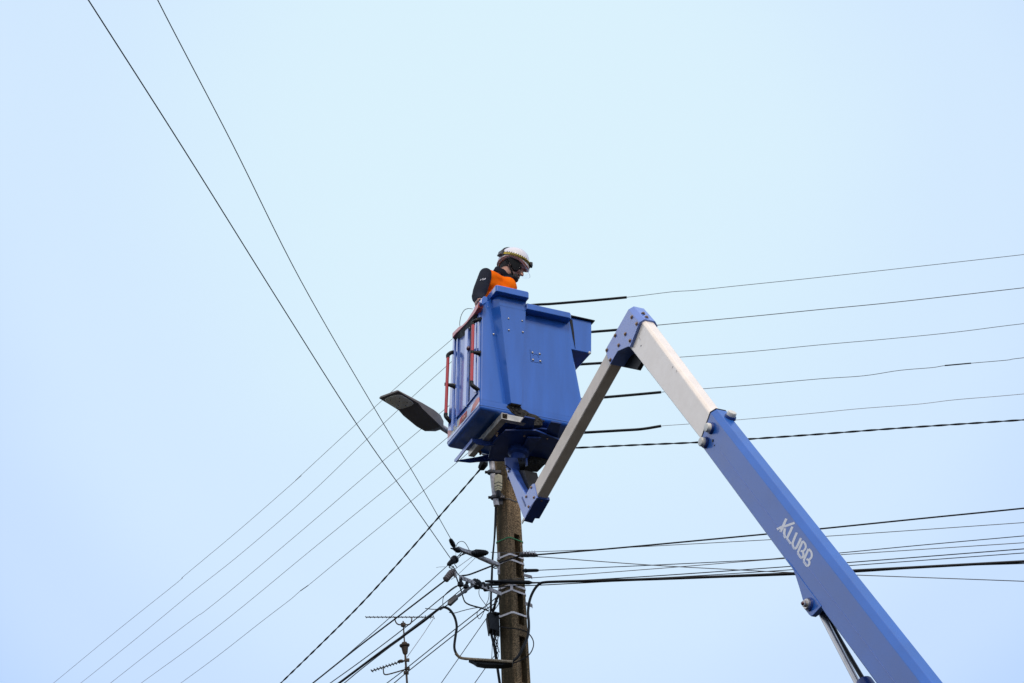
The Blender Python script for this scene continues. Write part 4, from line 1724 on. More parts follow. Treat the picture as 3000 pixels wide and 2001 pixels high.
eline([(1312, 1656), (1155, 1798), (1012, 1923), (953, 1972), (917, 2000), (840, 2064)], .0035, 'cable', "thin black wire leaving the black cone clamp towards the lower left")
eline([(1305, 1700), (1157, 1813.5), (1055, 1891), (917, 2001), (830, 2070)], .0068, 'cable', "black cable leaving the ribbed grey clamp towards the lower left")
eline([(1344, 1714), (1305, 1742), (1183, 1841.6), (1055, 1938.6), (968, 2001), (880, 2066)], .0044, 'cable', "black wire from the left pulley of the lower bracket arm towards the lower left")
eline([(1362, 1719), (1280, 1785), (1234, 1819), (1180, 1860)], .0040, 'cable', "black wire from the right pulley that joins the thick cable at lower left")
eline([(1183, 1866), (1134, 1901.6), (1055, 1963), (1009, 2001), (930, 2064)], .0042, 'cable', "black wire leaving the underside of the thick cable at lower left")
eline([(1456, 1749), (1424, 1775), (1400, 1791), (1310, 1862), (1193, 1956), (1134, 2001), (1050, 2066)], .0044, 'cable', "black wire from the terminal box crossing behind the upper part of the hanging loop")
eline([(1458, 1762), (1420, 1788), (1400, 1804.6), (1336, 1855.6), (1198, 1965), (1155, 2001), (1080, 2064)], .0046, 'cable', "black wire from the terminal box passing the foot of the antenna mast")
eline([(1430, 1803), (1425, 1811.6), (1344, 1928), (1293, 2001), (1250, 2064)], .0036, 'cable', "steep black wire from the terminal box passing the left end of the splice tray", az=-25)
eline([(1454, 1914), (1430, 1946), (1391, 2001), (1345, 2066)], .0036, 'cable', "short steep black wire between the splice tray and the bottom edge", az=-25)
eline([(1386, 1629), (1332, 1668), (1310, 1684)], .0022, 'bare2', "thin pale tie wire from the upper bracket arm to the ribbed grey clamp")
eline([(1392, 1635), (1344, 1681), (1322, 1698)], .0020, 'bare2', "thin pale tie wire from the upper bracket arm to the lower bracket arm")


# fittings where the lines are made off
def fitting(name, p0, p1, prof, m_, lab, cat="insulator", group="fittings on the bracket arms", n=12, ribs=0):
    mb_ = MB()
    if ribs:
        pr_ = []
        r0 = prof[0][1]
        for i in range(ribs * 3 + 1):
            t_ = i / (ribs * 3)
            # interpolate the base radius
            rb = prof[-1][1]
            for (ta, ra), (tb, rb_) in zip(prof, prof[1:]):
                if ta <= t_ <= tb:
                    rb = ra + (rb_ - ra) * (t_ - ta) / max(1e-6, tb - ta)
                    break
            pr_.append((t_, rb * (1.25 if i % 3 == 1 else .92)))
        prof = pr_
    mb_.lathe(p0, p1, prof, n)
    o = mb_.build(name, M[m_], None, smooth=True)
    return tag(o, lab, cat, group)


fitting("dead_end_insulator", WA2(1319, 1580), WA2(1331, 1602), [(0, .008), (.12, .017), (.55, .021), (.9, .018), (1, .008)], 'rub', "small black dead end insulator at the top left tip of the upper bracket arm")
fitting("spool_insulator", arm(1327, 1607), arm(1348, 1614), [(0, .008), (.25, .016), (.5, .023), (.75, .024), (1, .016)], 'rub', "stubby black insulator bolted on the tip of the upper bracket arm")
fitting("ribbed_insulator", arm(1384, 1622, .05), arm(1429, 1619, .03), [(0, .012), (.08, .022), (.25, .029), (.5, .026), (.8, .021), (1, .012)], 'rub', "large black ribbed insulator on the upper bracket arm", ribs=9)
fitting("cone_clamp", arm(1312, 1655), arm(1335, 1637), [(0, .010), (.1, .017), (.6, .026), (.75, .028), (.8, .036), (.95, .036), (1, .02)], 'rub', "black cone shaped wedge clamp below the upper bracket arm")
fitting("cone_clamp", arm(1305, 1699), arm(1329, 1670), [(0, .016), (.05, .023), (.7, .025), (.78, .021), (1, .016)], 'porc', "ribbed grey brown clamp left of the lower bracket arm", ribs=6)
fitting("clevis", arm(1328, 1672), arm(1335, 1692), [(0, .014), (.5, .02), (1, .008)], 'galv', "small steel clevis behind the ribbed grey clamp", cat="clevis")
fitting("dead_end_grip", rp(1523, 1625, .15), rp(1576, 1626, .15), [(0, .014), (.05, .022), (.45, .022), (.55, .020), (.85, .020), (.9, .014), (1, .009)], 'sleeve', "dark dead end grip with pale clips on the right side of the pole", ribs=0)
for k in range(5):
    c = rp(1535 + k * 8, 1619.5 - k * .2, .18)
    mb = MB()
    mb.box(c, RD * .002, RN * .012, UP * .014)
    o = mb.build("grip_clip", M['band'])
    tag(o, "pale metal clip on the dark dead end grip right of the pole", "clip", "clips on the dead end grip")
fitting("dead_end_grip", rp(1530, 1672, .13), rp(1578, 1671, .13), [(0, .008), (.12, .014), (.2, .020), (.3, .015), (.9, .014), (1, .009)], 'rub', "short black dead end grip between the two pairs of steel straps, right of the pole")
fitting("cable_wrap", rp(1421, 1703, .16), rp(1560, 1707, .16), [(0, .008), (.1, .014), (.3, .012), (.34, .018), (.42, .02), (.5, .014), (.55, .018), (.93, .018), (1, .008)], 'rub', "long black preformed wrap lying across the pole above the lower straps", cat="cable wrap")
fitting("cable_wrap", rp(1415, 1713, .15), rp(1470, 1712, .15), [(0, .008), (.2, .013), (.8, .012), (1, .006)], 'rub', "short black wrap beneath the long one, left edge of the pole", cat="cable wrap")
fitting("pulley_block", arm(1350, 1692), arm(1349, 1719), [(0, .010), (.2, .015), (.45, .014), (.6, .026), (.9, .026), (1, .012)], 'rub', "black pulley hanging at the left end of the lower bracket arm", cat="pulley", group="pulleys on the lower bracket arm")
fitting("pulley_block", arm(1369, 1704), arm(1364, 1725), [(0, .010), (.2, .015), (.4, .012), (.55, .024), (.9, .024), (1, .010)], 'rub', "black pulley hanging second from the left on the lower bracket arm", cat="pulley", group="pulleys on the lower bracket arm")
fitting("spool_insulator", arm(1384, 1706, -.02), arm(1410, 1718, -.02), [(0, .02), (.15, .042), (.4, .030), (.55, .045), (.8, .034), (1, .02)], 'rub', "cluster of black knuckle shaped insulators midway on the lower bracket arm")
fitting("spool_insulator", arm(1408, 1712, -.02), arm(1432, 1727, -.02), [(0, .02), (.2, .035), (.5, .026), (.7, .036), (1, .018)], 'rub', "black insulator on the lower bracket arm next to the vertical cable")
fitting("pin_insulator", arm(1399, 1708), arm(1398.5, 1696), [(0, .02), (.5, .012), (.7, .014), (1, .006)], 'rub', "small upright pin on top of the lower bracket arm", cat="insulator")
fitting("wedge_clamp", arm(1314, 1771, .05), arm(1340, 1747, .05), [(0, .012), (.08, .024), (.9, .024), (1, .012)], 'sleeve', "dark grey wedge clamp holding the thick cable at lower left", n=4)
fitting("tie_rod", arm(1339, 1748, .05), arm(1386, 1716, .02), [(0, .010), (.1, .013), (.45, .013), (.47, .018), (.53, .018), (.55, .011), (1, .011)], 'sleeve', "dark tie rod from the wedge clamp up to the lower bracket arm", cat="tie rod")
eline([(1316, 1769), (1304, 1777), (1290, 1787)], .005, 'cable', "short black tail between the wedge clamp and the thick cable", anchor=arm(1316, 1769, .05))

# jumpers and loose tails
G_J = "jumpers and loose tails around the pole"


def jump(pts, r_, lab, f=None, m_='cable', off=.0, nm="jumper_cable"):
    f = f or (lambda x, y: fp(x, y, .2 + off))
    return cable(nm, [f(*p) for p in pts], r_, M[m_], lab, "jumper", G_J, k=6)


def blend(x, y):                                        # from the arm plane round to the front of the pole
    a, b = arm(x, y), fp(x, y, .24)
    t_ = min(1, max(0, (x - 1352) / 110))
    return a.lerp(b, t_)


jump([(1352, 1687), (1372, 1684), (1395, 1676), (1433, 1661), (1452, 1653.5), (1489, 1640), (1510, 1633), (1524, 1629)], .0078, "thick black jumper curving across the pole over the upper straps", blend)
jump([(1337, 1601), (1339, 1594), (1345, 1588), (1353, 1586), (1362, 1590), (1370, 1602), (1375, 1612)], .0028, "thin arched jumper standing above the upper bracket arm", arm)
jump([(1328, 1607), (1350, 1606), (1372, 1612), (1390, 1616)], .004, "black jumper lying along the top of the upper bracket arm", arm)
jump([(1331, 1608), (1320, 1606), (1331, 1611)], .004, "small black tail poking left from the tip of the upper bracket arm", arm)
jump([(1335, 1637), (1353, 1618)], .0042, "left of two straight black tails above the cone clamp", arm)
jump([(1338, 1640), (1358, 1620)], .0042, "right of two straight black tails above the cone clamp", arm)
jump([(1348, 1628), (1378, 1616), (1392, 1613)], .006, "short thick black tail along the underside of the upper bracket arm", arm)
jump([(1335, 1616), (1335.5, 1630), (1331, 1638)], .002, "thin pale tail hanging from the tip of the upper bracket arm", arm, 'bare2')
jump([(1329, 1660), (1320, 1658), (1316, 1662), (1322, 1664.5), (1329, 1663), (1334, 1670), (1341, 1681), (1350, 1690)], .0044, "black tail with a small open eye left of the lower bracket arm", arm)
jump([(1278, 1663), (1288, 1661), (1304, 1660.5)], .0016, "thin pale tail sticking out left of the cone clamp", arm, 'bare2')
jump([(1333, 1676), (1338, 1694), (1350, 1727), (1356, 1748), (1363, 1764), (1379, 1773), (1408, 1781), (1432, 1790)], .0062, "black lead swinging from the ribbed clamp down to the terminal box", blend)
jump([(1316, 1794), (1331, 1796), (1360, 1788), (1392, 1781), (1412, 1780)], .0036, "thin black lead from the hanging thick loop to the terminal box", blend)
jump([(1405, 1722), (1403, 1735), (1406, 1748), (1420, 1768), (1433, 1786)], .0030, "thin looping tail from the black insulators to the terminal box", blend)
jump([(1433, 1733), (1431, 1755), (1420, 1781)], .003, "thin straight tail left of the vertical cable", blend)
jump([(1423, 1780), (1414, 1800), (1405, 1813), (1399, 1806), (1398, 1796), (1408, 1781)], .0028, "thin teardrop loop hanging left of the terminal box", blend)
jump([(1299, 1778), (1297, 1765), (1300, 1748), (1312, 1734), (1330, 1720), (1341, 1715)], .0030, "thin arched jumper between the wedge clamp and the left pulley", arm)
jump([(1246, 1782.5), (1268, 1785), (1287, 1784.5)], .0034, "loose black stub sticking out left of the thick cable bend", arm)
jump([(1462, 1836), (1488, 1840), (1520, 1843.5), (1545, 1853), (1561, 1874), (1562, 1896), (1549, 1919), (1520, 1937), (1497, 1944)], .0050, "thin black loop round the pole ending at the splice tray", lambda x, y: fp(x, y, .21))
# vertical cables on the left edge of the pole
VC = lambda x, y: fp(x, y, .10)
cable("riser_cable", [VC(*p) for p in ((1452, 1462), (1451, 1506), (1448, 1580), (1443, 1634), (1440, 1692), (1438, 1740), (1437, 1792))], .0075, M['cable'], "black riser cable down the left edge of the pole to the terminal box", "cable", "riser cables", n=8)
cable("riser_cable", [VC(*p) for p in ((1455, 1466), (1453.5, 1506), (1451, 1560), (1444, 1640), (1442.5, 1692), (1440, 1740), (1440, 1792))], .0052, M['cable'], "thinner black riser cable pressed against the pole's left edge", "cable", "riser cables", n=8)
cable("riser_cable", [VC(*p) for p in ((1436, 1838), (1440, 1860), (1447, 1890), (1456, 1947), (1464, 2001), (1475, 2075))], .0115, M['cable'], "thick black riser cable leaving the terminal box down to the bottom edge", "cable", "riser cables", n=8)
cable("riser_cable", [VC(*p) for p in ((1439, 1845), (1442, 1880), (1441, 1920), (1440, 1930))], .0028, M['cable'], "thin riser tail from the terminal box to the splice tray", "cable", "riser cables", n=6)
jump([(1443, 1660), (1450, 1665), (1460, 1662), (1453, 1659), (1444, 1662)], .005, "small black coil beside the upper straps", lambda x, y: fp(x, y, .13))
# terminal box
tb = empty("terminal_box", fp(1444, 1820, .12), "black terminal box with a weathered edge on the left side of the pole", "terminal box")
mb = MB()
bp_ = [fp(1429, 1794, .17), fp(1436, 1842, .17), fp(1464, 1850, .10), fp(1462, 1797, .10)]
mb.prism(bp_, Vector((.0, .14, 0)))
mb.build("case", M['rub'], tb, bevel=.006)
mb = MB()
bp_ = [fp(1426, 1798, .19), fp(1429.5, 1797, .19), fp(1437, 1845, .19), fp(1433, 1844, .19)]
mb.prism(bp_, Vector((-.01, .16, 0)))
mb.build("cover_edge", M['tread'], tb, bevel=.002)
mb = MB()
for k in range(16):
    x = 1433 + k * 1.9
    mb.ball(fp(x, 1796 + k * .15 + random.uniform(-2, 1.5), .12 + random.uniform(-.03, .03)), random.uniform(.008, .014), 6, 4)
mb.build("gland_row", M['rub'], tb)
# tangle of drop wires above and below the terminal box
for k in range(15):
    x0 = 1440 + random.uniform(0, 22)
    pts = [fp(x0, 1844, .12 + random.uniform(-.03, .03))]
    y = 1844
    xx = x0
    ny = random.choice((3, 4, 5))
    for i in range(ny):
        y += random.uniform(14, 22)
        xx = min(1466 + (y - 1844) * .03, max(1440 + (y - 1844) * .16, xx + random.uniform(-8, 8)))
        pts.append(fp(xx, y, .12 + random.uniform(-.03, .03)))
    o = cable("drop_wire", pts, random.uniform(.0022, .0036), M['cable'], "thin black drop wire in the tangle under the terminal box", "wire", "tangle under the terminal box", k=4, n=5)
for k in range(9):
    a = (1438 + random.uniform(0, 10), 1792)
    b = (1466, 1722 + random.uniform(0, 30))
    mid_ = ((a[0] + b[0]) / 2 + random.uniform(-6, 6), (a[1] + b[1]) / 2 + random.uniform(-8, 8))
    cable("drop_wire", [fp(*a, .13), fp(*mid_, .13 + random.uniform(-.03, .03)), fp(*b, .08)], random.uniform(.0026, .0042), M['cable'], "thin black drop wire fanning up from the terminal box to the straps", "wire", "fan above the terminal box", k=5, n=5)
mb = MB()
mb.tube(spline([bl(1348, 962, .02), bl(1347, 945, .02), bl(1351, 925, .02), bl(1360, 909, .02), bl(1372, 904, .02), bl(1384, 905, .02)], 5), .0028, 6)
o = mb.build("safety_lanyard", M['cable'], None, smooth=True)
tag(o, "thin black lanyard loop standing up behind the red basket rail", "lanyard")

# ------------------------------------------------------------------ the worker in the basket
PVP = .36


def pp(px, py, v=PVP):
    return bf(px, py, v)


per = empty("person", B(.38, .36, .06), "person in navy fleece, orange vest and white helmet leaning over the basket", "person")


def skin_mesh(chains, voxel, extra=None, smooth_it=6):
    """grow tapered limbs along chains of (point, radius), merge them with extra solids into one continuous surface"""
    mb_ = MB()
    for ch_ in chains:
        pts = spline([p for p, _ in ch_], 4)
        rs = [r for _, r in ch_]
        k_ = 4
        rad = []
        for i in range(len(rs) - 1):
            for j in range(k_):
                rad.append(rs[i] + (rs[i + 1] - rs[i]) * j / k_)
        rad.append(rs[-1])
        if len(ch_) < 3:
            pts, rad = [ch_[0][0], ch_[1][0]], rs
        mb_.tube(pts, rad, 12)
        mb_.ball(pts[0], rad[0], 12, 8)
        mb_.ball(pts[-1], rad[-1], 12, 8)
    if extra:
        extra(mb_)
    me = D.meshes.new("tmp")
    me.from_pydata(mb_.v, [], mb_.f)
    bm = bmesh.new()
    bm.from_mesh(me)
    bmesh.ops.recalc_face_normals(bm, faces=bm.faces)
    bm.to_mesh(me)
    bm.free()
    o = D.objects.new("tmp", me)
    COL.objects.link(o)
    md_ = o.modifiers.new("r", 'REMESH')
    md_.mode = 'VOXEL'
    md_.voxel_size = voxel
    if smooth_it:
        sm = o.modifiers.new("s", 'SMOOTH')
        sm.iterations = smooth_it
        sm.factor = .5
    dg = bpy.context.evaluated_depsgraph_get()
    ev = D.meshes.new_from_object(o.evaluated_get(dg))
    D.objects.remove(o)
    D.meshes.remove(me)
    return ev


def place(name, me, m, parent):
    org = Vector(per.location)
    me.transform(Matrix.Translation(-org))
    q = parent
    me.name = name
    me.materials.clear()
    me.materials.append(m)
    me.polygons.foreach_set("use_smooth", [True] * len(me.polygons))
    o = D.objects.new(name, me)
    COL.objects.link(o)
    o.parent = parent
    return o


# frames: body faces right and a little towards the viewer; the head looks right and down
bfw = Vector((0.80, -0.60, 0)).normalized()
brt = Vector((-0.60, -0.80, 0)).normalized()             # the person's right hand side, towards the viewer
neck_p = pp(1478, 818, .36)
sh_r = pp(1423, 804, .26)
sh_l = neck_p + Vector((.07, .17, -.13))
chest = neck_p - UP * .17 - bfw * .05
waist = pp(1437, 935, .40)
pelvis = waist - UP * .12
elb = pp(1402, 872, .15)
hand = bl(1409, 889, .018)
wr_ = elb.lerp(hand, .62) + UP * .0
hipr, hipl = pelvis + brt * .09 - UP * .03, pelvis - brt * .09 - UP * .03
floor_z = B(0, 0, .06).z
kn_r = Vector((hipr.x + .05, hipr.y, (hipr.z + floor_z) / 2 + .02))
kn_l = Vector((hipl.x + .05, hipl.y, (hipl.z + floor_z) / 2 + .02))
an_r = Vector((hipr.x, hipr.y, floor_z + .07))
an_l = Vector((hipl.x, hipl.y, floor_z + .07))
el_l = sh_l + Vector((.05, -.02, -.26))
hd_l = el_l + Vector((.16, -.06, -.06))

hf = Vector((0.90, -0.06, -0.40)).normalized()            # direction of the face
hl = UP.cross(hf).normalized()                            # the head's left
hu = hf.cross(hl)
hc = pp(1500, 783, .35)


def H(x, y, z):
    return hc + hf * x + hl * y + hu * z


AXH = (hf, hl, hu)


def head_extra(mb_):
    mb_.ball(H(-.012, 0, .03), .097, 16, 12, (1.0, .80, .95), AXH)
    mb_.ball(H(.030, 0, -.035), .075, 14, 10, (.82, .80, 1.15), AXH)
    mb_.ball(H(.060, 0, -.098), .034, 10, 8, (.9, 1.05, .8), AXH)      # chin
    mb_.ball(H(.030, -.045, -.072), .034, 10, 8, (1.2, .6, .9), AXH)   # jaw sides
    mb_.ball(H(.030, .045, -.072), .034, 10, 8, (1.2, .6, .9), AXH)
    mb_.tube([H(.090, 0, .012), H(.104, 0, -.018), H(.114, 0, -.040)], [.009, .012, .015], 8)   # nose
    mb_.ball(H(.113, 0, -.042), .014, 8, 6, (1, 1.05, .8), AXH)
    mb_.ball(H(.092, 0, -.074), .020, 8, 6, (.8, 1.2, .45), AXH)       # lips
    mb_.ball(H(.090, 0, .020), .020, 8, 6, (.8, 2.6, .5), AXH)         # brow
    for s in (-1, 1):
        mb_.ball(H(-.004, s * .078, -.015), .026, 10, 8, (.75, .35, 1.25), AXH)   # ears
        mb_.ball(H(.072, s * .038, -.032), .026, 8, 6, (.7, .9, .8), AXH)      # cheek bones
    # right hand on the rail: palm and five fingers curled over it
    pd = (hand - elb).normalized()
    across = BV
    mb_.ball(hand + UP * .006, .028, 10, 8, (1.0, 1.0, .55))
    for k, ln in enumerate((.066, .074, .070, .056)):
        b0 = hand + BV * (.030 - .020 * k) + UP * .016
        p1 = b0 + BU * -.020 + UP * .006
        p2 = p1 - BU * .020 - UP * .010 * (ln / .07)
        p3 = p2 + BU * .004 - UP * .024 * (ln / .07)
        mb_.tube([b0, p1, p2, p3], [.0095, .0090, .0085, .0070], 8)
        mb_.ball(p3, .0072, 8, 6)
        mb_.ball(p1, .0094, 8, 6)
    t0_ = hand + BV * .03 + UP * .002
    mb_.tube([t0_, t0_ + BU * .022 + UP * .006 - BV * .010, t0_ + BU * .036 - UP * .012 - BV * .022], [.0115, .010, .008], 8)
    # left hand
    mb_.ball(hd_l, .036, 10, 8, (1.2, 1, .6))
    for k in range(4):
        b0 = hd_l + Vector((.03, .026 - .018 * k, 0))
        mb_.tube([b0, b0 + Vector((.03, 0, -.006)), b0 + Vector((.045, 0, -.026))], [.0095, .009, .0075], 8)
    b0 = hd_l + Vector((0, -.035, 0))
    mb_.tube([b0, b0 + Vector((.03, -.02, -.005)), b0 + Vector((.045, -.018, -.015))], [.011, .010, .008], 8)


body_me = skin_mesh([
    [(neck_p - UP * .07, .060), (pp(1474, 806, .36), .062), (neck_p.lerp(hc, .5) + UP * .0, .056), (hc - hu * .03 - hf * .02, .06)],
    [(neck_p - UP * .07, .065), (chest, .11), (waist, .12), (pelvis, .14)],
    [(neck_p - UP * .08, .05), (sh_r, .042), (elb, .038), (wr_, .027), (hand, .022)],
    [(neck_p - UP * .08, .05), (sh_l, .042), (el_l, .038), (hd_l, .028)],
    [(pelvis, .12), (hipr, .095), (kn_r, .06), (an_r, .042)],
    [(pelvis, .12), (hipl, .095), (kn_l, .06), (an_l, .042)],
    [(an_r - UP * .03, .04), (an_r + bfw * .16 - UP * .04, .034)],
    [(an_l - UP * .03, .04), (an_l + bfw * .16 - UP * .04, .034)],
], .0065, head_extra, 4)
place("body", body_me, M['skin'], per)

# fleece jacket
fleece = skin_mesh([
    [(neck_p - UP * .04, .090), (neck_p - UP * .09, .100), (chest, .138), (waist, .150), (pelvis - UP * .02, .165)],
    [(sh_r, .058), (elb.lerp(sh_r, .35) - BU * .004, .062), (elb.lerp(sh_r, .12) - BU * .006, .056), (elb, .058), (wr_, .044)],
    [(sh_l, .066), (el_l, .056), (el_l.lerp(hd_l, .75), .044)],
], .009, lambda m_: None, 8)
place("fleece_jacket", fleece, M['navy'], per)


# the vest: shell offset around the torso, open at the arms
def vest_extra(mb_):
    for k in range(5):                                   # soft creases
        p = chest.lerp(waist, .1 + .2 * k) + brt * .10 + bfw * (.10 - .02 * k)
        mb_.tube([p, p + bfw * .03 - brt * .05 - UP * .05, p + bfw * .05 - brt * .12 - UP * .06], [.02, .03, .02], 8)


vest = skin_mesh([
    [(neck_p - UP * .088 + bfw * .01, .102), (chest + bfw * .02, .168), (waist, .163), (pelvis + UP * .03, .172)],
    [(neck_p - UP * .07, .062), (neck_p.lerp(sh_r, .5) - UP * .035, .066), (neck_p.lerp(sh_r, .80) - UP * .022, .068)],
    [(chest + UP * .03, .13), (chest.lerp(sh_r, .70) - UP * .02, .075)],
    [(neck_p - UP * .09, .06), (neck_p.lerp(sh_l, .8) - UP * .02, .064)],
], .009, vest_extra, 8)
place("safety_vest", vest, M['hivis'], per)
# collar of the fleece, standing round the neck and open at the throat
mb = MB()
n0 = pp(1474, 806, .36)
colr = []
cax = Vector((.62, -.12, .78)).normalized()
cx_ = (hf - cax * hf.dot(cax)).normalized()
cy_ = cax.cross(cx_)
rings_i = []
for k in range(25):
    a = R(22) + R(316) * k / 24
    rr0 = .076
    flare = .014 + .008 * (1 - abs(k - 12) / 12)
    dirn = cx_ * math.cos(a) + cy_ * math.sin(a)
    lo_p = n0 + dirn * (rr0 + .014) - cax * .030
    hi_p = n0 + dirn * (rr0 + flare) + cax * .014
    wob = .004 * math.sin(k * 1.7)
    rings_i.append([lo_p, hi_p + cax * wob, hi_p - dirn * .014 + cax * wob, lo_p - dirn * .016])
mb.loft(rings_i)
mb.build("collar", M['navy'], per, smooth=True, bevel=.003)
mb = MB()
for s in (-1, 1):
    a = n0 + cx_ * .085 + cy_ * .03 * s - cax * .03
    mb.tube(spline([a, a + cx_ * .03 - cax * .02 + cy_ * .012 * s, a + cx_ * .055 - cax * .055 + cy_ * .02 * s], 4), [.012] * 5 + [.010] * 4, 8)
mb.build("collar_point", M['navy'], per, smooth=True)
trs = skin_mesh([
    [(pelvis, .15), (hipr, .11), (kn_r, .078), (an_r, .062)],
    [(pelvis, .15), (hipl, .11), (kn_l, .078), (an_l, .062)],
], .012, None, 4)
place("trousers", trs, M['jean'], per)
# white marks printed on the upper sleeve
mb = MB()


def sleeve_pt(x, y):
    q = pp(x, y, .20)
    d_ = (EYE - q).normalized()
    ax0, ax1 = sh_r, elb
    t_ = (q - ax0).dot((ax1 - ax0)) / (ax1 - ax0).length_squared
    c = ax0 + (ax1 - ax0) * t_
    r_ = (q - c)
    # nearest point of the sleeve's surface along the sight line
    best = None
    o_, dr = EYE, (q - EYE).normalized()
    axd_ = (ax1 - ax0).normalized()
    Rr = .0675
    oc = o_ - ax0
    dp = dr - axd_ * dr.dot(axd_)
    op = oc - axd_ * oc.dot(axd_)
    A_, B_, C_ = dp.dot(dp), 2 * dp.dot(op), op.dot(op) - Rr * Rr
    disc = max(0, B_ * B_ - 4 * A_ * C_)
    tt = (-B_ - math.sqrt(disc)) / (2 * A_)
    return o_ + dr * tt


m0 = sleeve_pt
k4 = 50 / 1960.0
for pts in ([(820, 770), (955, 600)], [(700, 610), (600, 700), (640, 730), (730, 730), (660, 820), (590, 800)], [(460, 690), (400, 810), (350, 870)]):
    mb = MB()
    mb.tube([m0(1390 + 8 + x * k4, 800 + y * k4) for x, y in pts], .0035 if len(pts) == 2 else .0022, 5)
    mb.build("sleeve_mark", M['white'], per)

# hair and beard
mb = MB()
mb.ball(H(-.018, 0, .022), .102, 16, 12, (.98, .80, .90), AXH)
hair = mb.build("hair", M['hair'], per, smooth=True)
hair.data.transform(Matrix.Identity(4))
for s in (-1, 1):
    mb = MB()
    # dark fabric and straps beside the face
    pts = [H(-.050, s * .080, .02), H(-.01, s * .084, .04), H(.045, s * .074, .04), H(.082, s * .050, .022), H(.090, s * .044, -.008), H(.080, s * .052, -.040), H(.058, s * .064, -.066), H(.040, s * .071, -.060), H(.018, s * .080, -.034), H(-.02, s * .084, -.008)]
    out_ = [p + hl * s * .014 for p in pts]
    mb.loft([[p - hl * s * .01 for p in pts], out_])
    mb.build("face_cover", M['mask'], per, smooth=True, bevel=.003)
    mb = MB()
    mb.tube(spline([H(-.060, s * .076, .01), H(-.02, s * .084, -.018), H(.02, s * .078, -.058), H(.052, s * .055, -.095), H(.064, 0, -.128)], 5), .0062, 8)
    mb.build("chin_strap", M['mask'], per, smooth=True)
mb = MB()
mb.ball(H(.052, 0, -.094), .058, 14, 10, (.88, 1.0, .68), AXH)
mb.ball(H(.040, -.026, -.092), .040, 12, 8, (1.0, .9, .62), AXH)
mb.ball(H(.088, 0, -.060), .016, 10, 8, (.7, 1.7, .5), AXH)
mb.build("beard", M['hair'], per, smooth=True)
mb = MB()
for s in (-1, 1):
    mb = MB()
    mb.ball(H(.081, s * .031, -.004), .010, 10, 8)
    mb.build("eye", M['hair'], per, smooth=True)

# helmet
hh = empty("helmet", (0, 0, 0), None, None)
hh.parent = per
HO = .035
hc0, hf0, hl0, hu0_ = hc, hf, hl, hu
hf = Vector((0.955, -0.06, -0.25)).normalized()
hl = UP.cross(hf).normalized()
hu = hf.cross(hl)
tilt = 0.0


def helm_ring(zf, k_, e, lo=0.0):
    rs_ = []
    for i in range(32):
        a = 2 * math.pi * i / 32
        rx, ry = .143 * k_, .113 * k_
        fx = math.cos(a)
        rs_.append(H(-.002 + fx * rx, math.sin(a) * ry, HO + zf + e * fx - (.0 if fx > 0 else .0)))
    return rs_


mb = MB()
prof = [(0.012, .965), (.016, 1.0), (.030, .965), (.055, .93), (.08, .875), (.105, .775), (.125, .63), (.14, .44), (.148, .22), (.150, .05)]
rings = [helm_ring(.006, .88, 0)] + [helm_ring(z, k_, 0) for z, k_ in prof]
# peak at the front and neck cover at the back dip downwards
for ri, rg in enumerate(rings[:4]):
    drop = (1.0, 1.0, .9, .35)[ri]
    for i in range(32):
        fx = math.cos(2 * math.pi * i / 32)
        rg[i] = rg[i] - hu * drop * (.046 * max(0, fx) ** 2.4 + .052 * max(0, -fx) ** 2.2) + hf * drop * (.012 * max(0, fx) ** 4 + .010 * max(0, -fx))
mb.loft(rings)
shell = mb.build("helmet_shell", M['shell'], per, smooth=True)
mb = MB()
inn = [[p - hu * .004 + (H(0, 0, HO) - p) * .03 for p in rings[0]], [H(0, 0, HO + .03) + (p - H(0, 0, HO + .03)) * .80 for p in rings[0]]]
mb.loft(inn, cap=True)
mb.build("helmet_lining", M['brim'], shell, smooth=True)
mb = MB()
rimp_ = [p + (p - H(0, 0, HO)) * .006 for p in rings[1]] + [rings[1][0] + (rings[1][0] - H(0, 0, HO)) * .006]
mb.tube(rimp_, .0045, 6, cap=False)
mb.build("helmet_edge", M['brim'], shell, smooth=True)


def on_dome(a, z, extra_=.004):
    # point on the outside of the helmet at angle a (0 = front, positive towards its left) and height z
    for (z0, k0), (z1, k1) in zip(prof[1:], prof[2:]):
        if z0 <= z <= z1:
            k_ = k0 + (k1 - k0) * (z - z0) / (z1 - z0)
            break
    else:
        k_ = prof[1][1]
    k_ += extra_ / .13
    fx = math.cos(a)
    return H(-.002 + fx * .143 * k_, math.sin(a) * .113 * k_, HO + z)


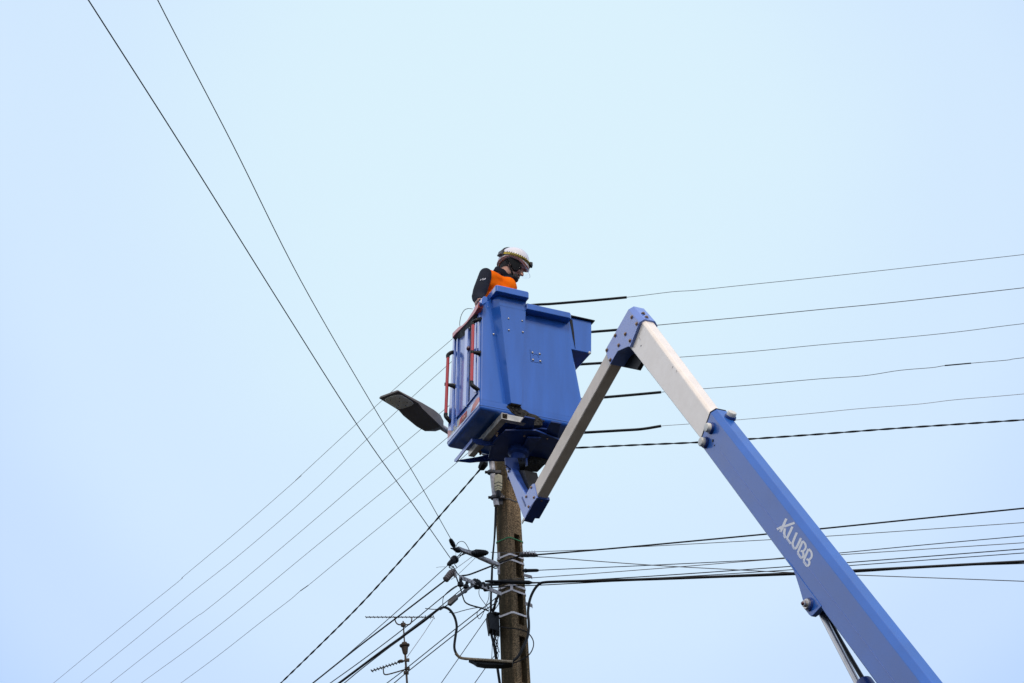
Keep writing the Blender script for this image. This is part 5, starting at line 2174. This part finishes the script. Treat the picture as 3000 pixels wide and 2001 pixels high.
mb = MB()
rg = []
for i in range(25):
    a = R(-128) + R(148) * i / 24
    zc2 = .027 - .010 * math.cos(a)
    rg.append([on_dome(a, zc2 - .012, .003), on_dome(a, zc2 - .012, .010), on_dome(a, zc2 + .012, .010), on_dome(a, zc2 + .012, .003)])
mb.loft(rg)
strap = mb.build("lamp_strap", M['olive'], shell, smooth=False)
for k in range(10):
    a = R(-112) + R(72) * k / 9
    zc2 = .027 - .010 * math.cos(a)
    mb = MB()
    mb.tube([on_dome(a, zc2 + .008, .011), on_dome(a + .02, zc2 + .018, .011)], .0034, 6)
    mb.build("strap_clip", M['rub'], strap)
mb = MB()
pz = [on_dome(R(-100) + R(95) * i / 12, .022 - .010 * math.cos(R(-100) + R(95) * i / 12), .012) for i in range(13)]
mb.tube(pz, .0028, 6)
mb.build("strap_seam", M['rub'], strap)
mb = MB()
c = on_dome(R(-2), .020, .014)
mb.box(c, hf * .012, hl * .026, hu * .016)
mb.build("head_lamp", M['rub'], shell, bevel=.004)
mb = MB()
c = on_dome(R(-138), .034, .008)
dn_ = (c - H(0, 0, HO + .05)).normalized()
sx = dn_.cross(hu).normalized()
mb.box(c, sx * .033, dn_ * .015, hu * .024)
mb.box(c - hu * .016 + dn_ * .007, sx * .029, dn_ * .013, hu * .009)
mb.build("battery_pack", M['sleeve'], shell, bevel=.006)
mb = MB()
tops = [on_dome(R(-150), .062, .004), on_dome(R(-152), .105, .005), on_dome(R(-155), .128, .006), on_dome(R(-160), .143, .006), on_dome(R(160), .147, .008)]
mb.tube(spline(tops, 4), .0075, 8)
mb.build("top_strap", M['rub'], shell, smooth=True)
mb = MB()
rg = []
for i in range(17):
    a = R(-62) + R(124) * i / 16
    o0 = H(.010 + math.cos(a) * .140, math.sin(a) * .112, HO - .040)
    o1 = H(.026 + math.cos(a) * .146, math.sin(a) * .112, HO - .088 + .020 * (abs(i - 8) / 8) ** 2)
    dd_ = (hf * math.cos(a) + hl * math.sin(a)) * .002
    rg.append([o0, o1, o1 + dd_, o0 + dd_])
mb.loft(rg)
mb.build("visor", M['visor'], shell, smooth=True)
D.objects.remove(hh)
